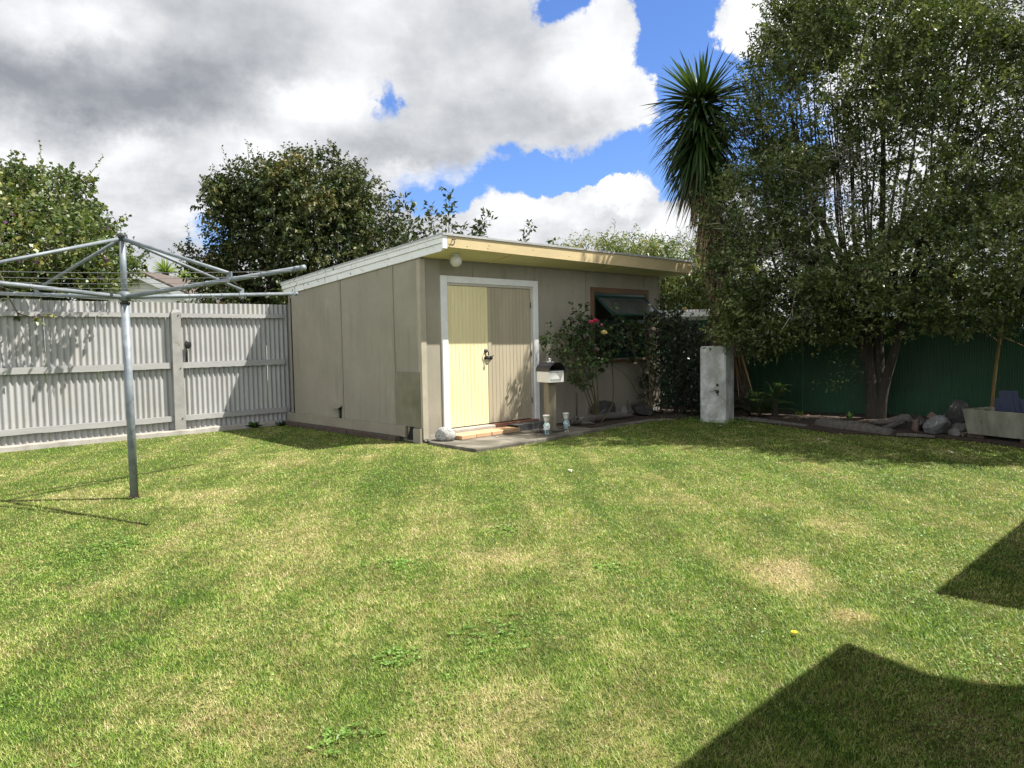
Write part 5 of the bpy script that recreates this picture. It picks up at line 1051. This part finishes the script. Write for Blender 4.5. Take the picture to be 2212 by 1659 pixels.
npmesh('green_leaves', V, F, L_CORD, ct, np.tile(np.clip(.15+.55*D[:,2],0,1)*.5+rg.uniform(0,.4,n), 5))
n = 620; a = rg.uniform(0,6.28,n); q_ = rg.uniform(0,1,n)**.95; z_ = hd[2]+.03-1.18*q_; out_ = 1.0-.35*q_
D = np.stack([np.cos(a)*out_, np.sin(a)*out_, .05-.95*q_+rg.normal(size=n)*.28],1); P = np.stack([hd[0]+.09*np.cos(a)+.03*(hd[2]-z_), hd[1]+.09*np.sin(a)+.02*(hd[2]-z_), z_],1)
V, F = sword(P, D, rg.uniform(.65,1.05,n)*(1-.25*q_), rg.uniform(.055,.080,n), rg, rg.uniform(.10,.65,n)); npmesh('hanging_leaves', V, F, L_CORD, ct, np.tile(rg.uniform(0,.42,n), 5))
n = 620; i_ = rg.integers(11, len(tr_pts)-5, n); TP = np.array([tuple(tr_pts[i]) for i in i_]); a = rg.uniform(0,6.28,n); P = TP + np.stack([np.cos(a),np.sin(a),np.zeros(n)],1)*.11
D = np.stack([np.cos(a)*.22, np.sin(a)*.22, -np.ones(n)],1)+rg.normal(size=(n,3))*.07; V, F = sword(P, D, rg.uniform(.55,.95,n), rg.uniform(.028,.045,n), rg, .05); npmesh('dead_leaf_skirt', V, F, L_CORDDRY, ct, np.tile(rg.uniform(0,1,n), 5))
n = 120; a = rg.uniform(0,6.28,n); P = np.tile(hd-np.array((-.03,0,1.15)), (n,1))+rg.normal(size=(n,3))*.07; D = np.stack([np.cos(a)*.45, np.sin(a)*.45, -np.ones(n)],1); V, F = sword(P, D, rg.uniform(.5,.9,n), rg.uniform(.03,.045,n), rg, .05); npmesh('dead_leaf_ruff', V, F, L_CORDDRY, ct, np.tile(rg.uniform(.2,1,n), 5))

# ferns and a small palm-like seedling by the green fence
def fern(name, label, c, n, ln, seed, cat='fern', trunk=0):
    rg = np.random.default_rng(seed); o = thing(name, label, cat, c); parts = []; b = MB(); c = np.array(c)+np.array((0,0,trunk))
    for i in range(n):
        a = rg.uniform(0,6.28); e_ = rg.uniform(.5,1.3); L_ = ln*rg.uniform(.7,1.1); d = np.array((math.cos(a)*math.cos(e_), math.sin(a)*math.cos(e_), math.sin(e_))); m_ = 22; s = np.linspace(.12,1,m_)
        ax = c + d*L_*s[:,None]; ax[:,2] -= .45*L_*s**2.5; b.tube([tuple(c)]+[tuple(p) for p in ax[::4]], .003, 4)
        sd_ = norm(np.cross(d, UPV)); 
        for sg in (-1,1):
            w_ = .16*L_*np.sin(np.pi*(.12+.8*s))
            v_, f_ = leafgeo(ax, np.tile(sd_*sg,(m_,1))+d*.4-UPV*.15, np.tile(UPV,(m_,1)), w_+.01, .016, .1, .1); parts.append((v_, f_, rg.uniform(0,1,m_)))
    V, F, rn = join(parts); npmesh('fronds', V, F, L_FERN, o, rn); b.build('stalk', M_STEM, o)
    if trunk: b = MB(); b.tube([tuple(c-np.array((0,0,trunk))), tuple(c)], [.055,.045], 10); b.build('trunk', M_DRIFT, o)
fern('fern', 'dark fern growing behind the concrete pillar on its right side', (11.75,6.10,.03), 22, .95, 3)
fern('fern', 'small tree fern on a stubby grey trunk in front of the green fence', (12.05,5.95,.03), 12, .55, 4, trunk=.30)
fern('fern', 'dark fern growing behind the concrete pillar on its left side', (11.65,6.85,.03), 18, .8, 6)
def leafplant(name, label, c, n, ln, w_, seed, cat='plant', mat=None, e0=.3, e1=1.2):
    rg = np.random.default_rng(seed); a = rg.uniform(0,6.28,n); e_ = rg.uniform(e0,e1,n); D = np.stack([np.cos(a)*np.cos(e_), np.sin(a)*np.cos(e_), np.sin(e_)],1)
    V, F = leafgeo(np.zeros((n,3))+D*.01, D, np.tile(UPV,(n,1))+rg.normal(size=(n,3))*.2, ln*rg.uniform(.6,1.1,n), w_*rg.uniform(.8,1.1,n), .15, .2)
    o = npmesh(name, V, F, mat or L_WEED, None, rg.uniform(0,1,n)); o.location = c; return tag(o, label, cat)
leafplant('seedling', 'bright green broad leaved seedling at the left foot of the big tree', (12.1,4.72,.03), 9, .17, .06, 5, 'seedling', e0=.6)
leafplant('seedling', 'tiny seedling in the bed behind the split log', (12.3,5.6,.03), 7, .12, .05, 6, 'seedling', e0=.6)
leafplant('weed', 'small weed sprouting at the foot of the grey fence near the shed', (5.55,12.0,.0), 26, .16, .06, 7, 'weed', L_FERN, .4)
leafplant('weed', 'low weed growing against the grey fence beside the shed corner', (6.0,11.95,.0), 22, .12, .05, 8, 'weed', L_FERN, .4)

# broadleaf weeds in the lawn
def lawnweed(c, R_, n, label, seed):
    rg = np.random.default_rng(seed); parts = []
    for i in range(n):
        q = np.array(c)+np.append(rg.normal(size=2)*R_*.5, 0); m_ = 7; a = rg.uniform(0,6.28)+np.arange(m_)*6.28/m_; e_ = rg.uniform(.15,.6,m_); D = np.stack([np.cos(a)*np.cos(e_), np.sin(a)*np.cos(e_), np.sin(e_)],1)
        v_, f_ = leafgeo(q+D*.004+UPV*.006-np.array(c), D, np.tile(UPV,(m_,1))+rg.normal(size=(m_,3))*.25, rg.uniform(.012,.030,m_), rg.uniform(.007,.014,m_), .12, .1); parts.append((v_, f_, rg.uniform(.0,.9,m_)))
    V, F, rn = join(parts); o = npmesh('lawn_weed', V, F, L_WEED, None, rn); o.location = c
    tag(o, label, 'weed', 'patches of broad leaved weed in the lawn', 'stuff' if R_ > .19 else None)
for i, (c, R_, n, lb_) in enumerate((((2.71,3.82,0),.13,34,'dark clump of broad leaved weed left of the middle of the lawn'), ((3.54,2.77,0),.13,30,'clump of broad leaved weed right of the middle of the lawn'), ((1.32,2.26,0),.12,18,'pale leafy weed clump nearest the camera at the bottom of the lawn'), ((2.36,2.54,0),.20,28,'spreading weed patch in the near middle of the lawn'), ((1.85,2.66,0),.14,26,'sparse weed patch left of the near middle patch'), ((1.55,5.69,0),.30,60,'dark weed patch in front of the clothes line post'), ((2.27,7.15,0),.16,34,'bright weeds around the foot of the clothes line post'), ((.35,2.45,0),.30,50,'weed patch at the lower left corner of the lawn'), ((7.35,5.0,0),.22,30,'small weed patch in the lawn between shed path and pillar'), ((8.6,6.4,0),.18,26,'weeds near the curved bed edge in front of the roses'), ((3.7,3.9,0),.14,24,'small weed patch straight ahead in the lawn'))):
    lawnweed(c, R_, n, lb_, 200+i)
leafplant('grass_tuft', 'dry scruffy tuft of grass round the foot of the clothes line post', (2.213,7.343,0), 160, .085, .007, 55, 'grass tuft', L_CORDDRY, .3, 1.3)
# clover at the pillar foot
rg = np.random.default_rng(303); n = 900; P = np.stack([rg.normal(10.85,.32,n), rg.normal(6.35,.42,n), np.full(n,.01)],1); P = P[(P[:,0] < 11.5)]; n = len(P)
a = rg.uniform(0,6.28,n); v_, f_ = leafgeo(P+UPV*rg.uniform(.0,.05,n)[:,None], np.stack([np.cos(a),np.sin(a),rg.uniform(-.2,.4,n)],1), np.tile(UPV,(n,1))+rg.normal(size=(n,3))*.3, .035, .03, .05)
tag(npmesh('clover', v_, f_, L_WEED, None, rg.uniform(0,.8,n)), 'low clover growing round the foot of the concrete pillar', 'clover', kind='stuff')
# dandelion, petals, fallen leaves
b = MB(); 
for i in range(14):
    a = i*.449; b.add([(0,0,.02),(.016*math.cos(a),.016*math.sin(a),.024),(.017*math.cos(a+.3),.017*math.sin(a+.3),.024)], [(0,1,2)])
b.lathe((0,0,.018), [(.012,0),(.008,.008),(0,.010)], 10); b.tube([(0,0,0),(0,0,.02)], .0015, 5); o = b.build('dandelion', M_DAND); o.location = (3.28,1.52,0); tag(o, 'single yellow dandelion flower in the lawn above the large shadow', 'flower')
rg = np.random.default_rng(404)
for i, (x, y, lb_) in enumerate(((10.25,5.95,'large white fallen petal on the shaded lawn left of the pillar foot'),(10.45,5.55,'small white fallen petal nearest the pillar foot'),(5.83,5.16,'white fallen petal in the sunlit lawn in front of the path'),(9.75,4.2,'white fallen petal on the lawn near the split log'),(8.9,4.9,'white fallen petal where sun meets tree shade'),(9.6,2.6,'white fallen petal in front of the trough'))):
    me = leafgeo(np.zeros((3,3)), rg.normal(size=(3,3))*np.array((1,1,.1)), np.tile(UPV,(3,1)), .045, .035, .2); o = npmesh('fallen_petal', me[0], me[1], M_PETALW, None, rg.uniform(0,1,3)); o.location = (x,y,.022); tag(o, lb_, 'petal', 'white petals on the lawn')
n = 420; P = np.stack([rg.uniform(8.7,13.2,n), rg.uniform(2.4,8.1,n), np.full(n,.04)],1); P = P[inside(P, BED)]; n = len(P)
v_, f_ = leafgeo(P, rg.normal(size=(n,3))*np.array((1,1,.3)), norm(UPV+rg.normal(size=(n,3))*.5), rg.uniform(.03,.07,n), rg.uniform(.02,.035,n), .3); tag(npmesh('leaf_litter', v_, f_, M_DRYLEAF, None, rg.uniform(0,1,n)), 'dry brown leaf litter over the garden bed', 'leaf litter', kind='stuff')

# ------------------------------------------------------------------ green fence and what stands behind it
gf = thing('green_fence', 'dark green ribbed steel fence behind the big tree and the pillar', 'fence', (12.9,6,0))
GP = [(12.62,12.0,1.74),(12.66,9.4,1.74),(12.78,7.6,1.735),(13.02,5.9,1.725),(13.36,4.4,1.70),(13.66,2.9,1.675),(13.95,1.2,1.66),(14.2,-.8,1.65)]
for i in range(len(GP)-1):
    a = Vector(GP[i]); c = Vector(GP[i+1]); d = (c-a); Ln_ = Vector((d.x,d.y,0)).length; n = int(Ln_/.0082); u_ = d/n; nn = Vector((-d.y, d.x, 0)).normalized(); V = []
    for z in (0, 1):
        for j in range(n+1):
            q = a+u_*j+nn*(.004 if j % 4 in (1,2) else -.004); V.append((q.x, q.y, q.z if z else -.01))
    F = [(j, j+1, n+1+j+1, n+1+j) for j in range(n)]; b = MB(); b.add(V, F); b.build('steel_sheet', M_GREENF, gf)
# pale corrugated fence of the next section behind
wf2 = thing('corrugated_fence', 'white topped corrugated fence showing above the green fence beside the shed corner', 'fence', (14,8.7,0))
a = Vector((13.35,9.9,0)); c = Vector((14.6,7.7,0)); d = c-a; n = 150; nn = Vector((-d.y,d.x,0)).normalized(); V = []
for z in (.0, 2.0):
    for j in range(n+1): q = a+d*j/n+nn*.012*math.cos(j/n*d.length/.075*6.283); V.append((q.x,q.y,z))
b = MB(); b.add(V, [(j,j+1,n+2+j,n+1+j) for j in range(n)]); b.build('fibro_sheet', M_FENCE, wf2)
b = MB(); MZ = Matrix.Rotation(math.atan2(d.y,d.x),3,'Z'); b.box((a+c)/2+Vector((-.05,-.03,1.895)), (d.length,.05,.085), M=MZ); b.build('rail', M_TRIM, wf2)
b = MB(); b.box(a+d*.86+Vector((-.07,-.04,.97)), (.07,.05,1.9), M=MZ); b.build('post', M_TRIM, wf2)
# pale neighbouring shed behind the big tree
ns = thing('pale_shed', 'pale blue grey corrugated neighbouring shed glimpsed behind the big tree', 'shed', (17.6,6.6,0))
a = Vector((17.3,7.7,0)); c = Vector((18.0,5.6,0)); d = c-a; n = 160; nn = Vector((-d.y,d.x,0)).normalized(); V = []
for z in (.0, 2.75):
    for j in range(n+1): q = a+d*j/n+nn*.008*math.cos(j*.9); V.append((q.x,q.y,z))
b = MB(); b.add(V, [(j,j+1,n+2+j,n+1+j) for j in range(n)]); q2 = c+Vector((2.5,.8,0)); q3 = a+Vector((2.5,.8,0))
b.add([c,q2,q2+Vector((0,0,2.75)),c+Vector((0,0,2.75))], [(0,1,2,3)]); b.add([q3,a,a+Vector((0,0,2.75)),q3+Vector((0,0,2.75))], [(0,1,2,3)]); b.build('wall', surf('pale_blue_cladding', (.52,.56,.60), (.46,.50,.54), scale=3, rough=.7), ns)
b = MB(); b.add([a+Vector((-.1,-.1,2.76)), c+Vector((-.1,-.1,2.76)), q2+Vector((0,0,3.1)), q3+Vector((0,0,3.1))], [(0,1,2,3)]); b.add([a+Vector((-.1,-.1,2.66)), c+Vector((-.1,-.1,2.66)), c+Vector((-.1,-.1,2.757)), a+Vector((-.1,-.1,2.757))], [(0,1,2,3)]); b.build('roof', M_TRIM, ns)
# background trees behind the neighbours, so the gaps in the big tree show foliage low down
tree('distant_tree', 'hazy green tree beyond the neighbouring shed behind the big tree', 'tree', (20.5,7.5,0), [([(20.5,7.5,0),(20.5,7.5,1.5),(20.4,7.6,3.2)], .15, .03)], [(20.5,7.5,2.5,2.6,.9,1.2),(21.3,4.5,2.4,2.6,.8,1.2)], 1300, 7, .3, .12, .06, L_HEDG, M_BARKD, 121, gap=.2, spikes=20)

# ------------------------------------------------------------------ neighbour's house, palm and shrubs behind the grey fence
nh = thing('neighbour_house', 'white gabled house with brown tiled roof seen over the grey fence', 'house', (8.2,24.7,0))
ax, ay = 7.99, 24.74; wl = Vector((LAT[0], LAT[1], 0)); wd_ = Vector((DEP[0], DEP[1], 0))
def hq(a_, d_, z): q = Vector((ax,ay,0))+wl*a_+wd_*d_; return (q.x,q.y,z)
b = MB(); b.add([hq(-1.5,0,0),hq(1.75,0,0),hq(1.75,0,2.82),hq(0,0,3.66),hq(-1.5,0,2.94)], [(0,1,2,3,4)]); b.add([hq(1.75,0,0),hq(1.75,7,0),hq(1.75,7,2.72),hq(1.75,0,2.72)], [(0,1,2,3)]); b.build('wall', M_HWALL, nh)
b = MB()
def slopeq(a0,z0,a1,z1,d0,d1,th):
    b.add([hq(a0,d0,z0),hq(a1,d0,z1),hq(a1,d1,z1),hq(a0,d1,z0),hq(a0,d0,z0-th),hq(a1,d0,z1-th),hq(a1,d1,z1-th),hq(a0,d1,z0-th)], [(0,1,2,3),(4,7,6,5),(0,4,5,1),(1,5,6,2),(2,6,7,3),(3,7,4,0)])
slopeq(0,3.80,2.1,2.80,-.35,7,.07); slopeq(-2.6,2.57,0,3.80,-.35,7,.07)
b.add([hq(.9,3.2,3.52),hq(3.4,3.2,3.50),hq(3.8,1.2,2.90),hq(1.4,1.2,2.90)], [(0,1,2,3)]); b.build('roof', M_HROOF, nh)
b = MB(); slopeq(0,3.725,2.1,2.725,-.37,-.33,.19); slopeq(-2.6,2.495,0,3.725,-.37,-.33,.19); b.build('barge_board', M_TRIM, nh)
pm = thing('fan_palm', 'pale spiky palm head beyond the neighbouring house roof', 'palm', (9.9,28.2,0)); rg = np.random.default_rng(7)
n = 120; D = norm(rg.normal(size=(n,3))); D[:,2] = np.abs(D[:,2])*.9; hp = np.array((9.95,28.3,4.10)); V, F = sword(np.tile(hp,(n,1)), D, rg.uniform(.5,.8,n), np.full(n,.06), rg, .15); npmesh('crown', V, F, L_PALM, pm, np.tile(rg.uniform(0,1,n),5))
b = MB(); b.tube([(9.95,28.3,0),(9.95,28.3,4.10)], .12, 8); b.build('trunk', M_BARKD, pm)
tree('distant_tree', 'pale yellow green bushy tree beside the palm beyond the neighbouring house', 'tree', (11.0,28.2,0), [([(11,28.2,0),(11,28.2,2),(11,28.2,3.3)], .12, .03)], [(11.0,27.9,3.55,1.2,.50,.8)], 600, 7, .2, .12, .07, L_PALM, M_BARKD, 131, gap=.1, spikes=10)
tree('hedge_bush', 'low dark bush behind the grey fence below the dense tree', 'bush', (7.2,14.2,0), [([(7.2,14.2,0),(7.2,14.2,1.2),(7.2,14.2,1.9)], .04, .01)], [(6.2,14.4,1.9,.9,.5,.5),(7.4,13.7,2.0,1.0,.55,.5),(8.4,13.2,2.0,.9,.5,.4)], 900, 8, .2, .08, .045, L_CENT, M_BARKD, 141, gap=.1, spikes=20)

# ------------------------------------------------------------------ the house behind and right of the camera (its eaves shade the lawn)
oh = thing('house', 'dwelling to the right behind the viewpoint whose eaves shade the near lawn', 'house', (4,-2,0))
b = MB(); b.bx(-3,12,-5.0,-1.0,0,2.4); b.build('wall', M_HWALL, oh)
b = MB()
arc = [(4.56,.20),(4.51,.03),(4.46,-.15),(4.50,-.30),(4.60,-.45),(4.85,-.62),(5.2,-.75),(5.57,-.75),(5.57,-.26),(5.53,.12)]
poly = [(-3.4,.20)]+arc+[(12.4,.17),(12.4,-5.4),(-3.4,-5.4)]
b.prism(poly, 2.50, 2.54); b.build('roof', M_HROOF, oh)
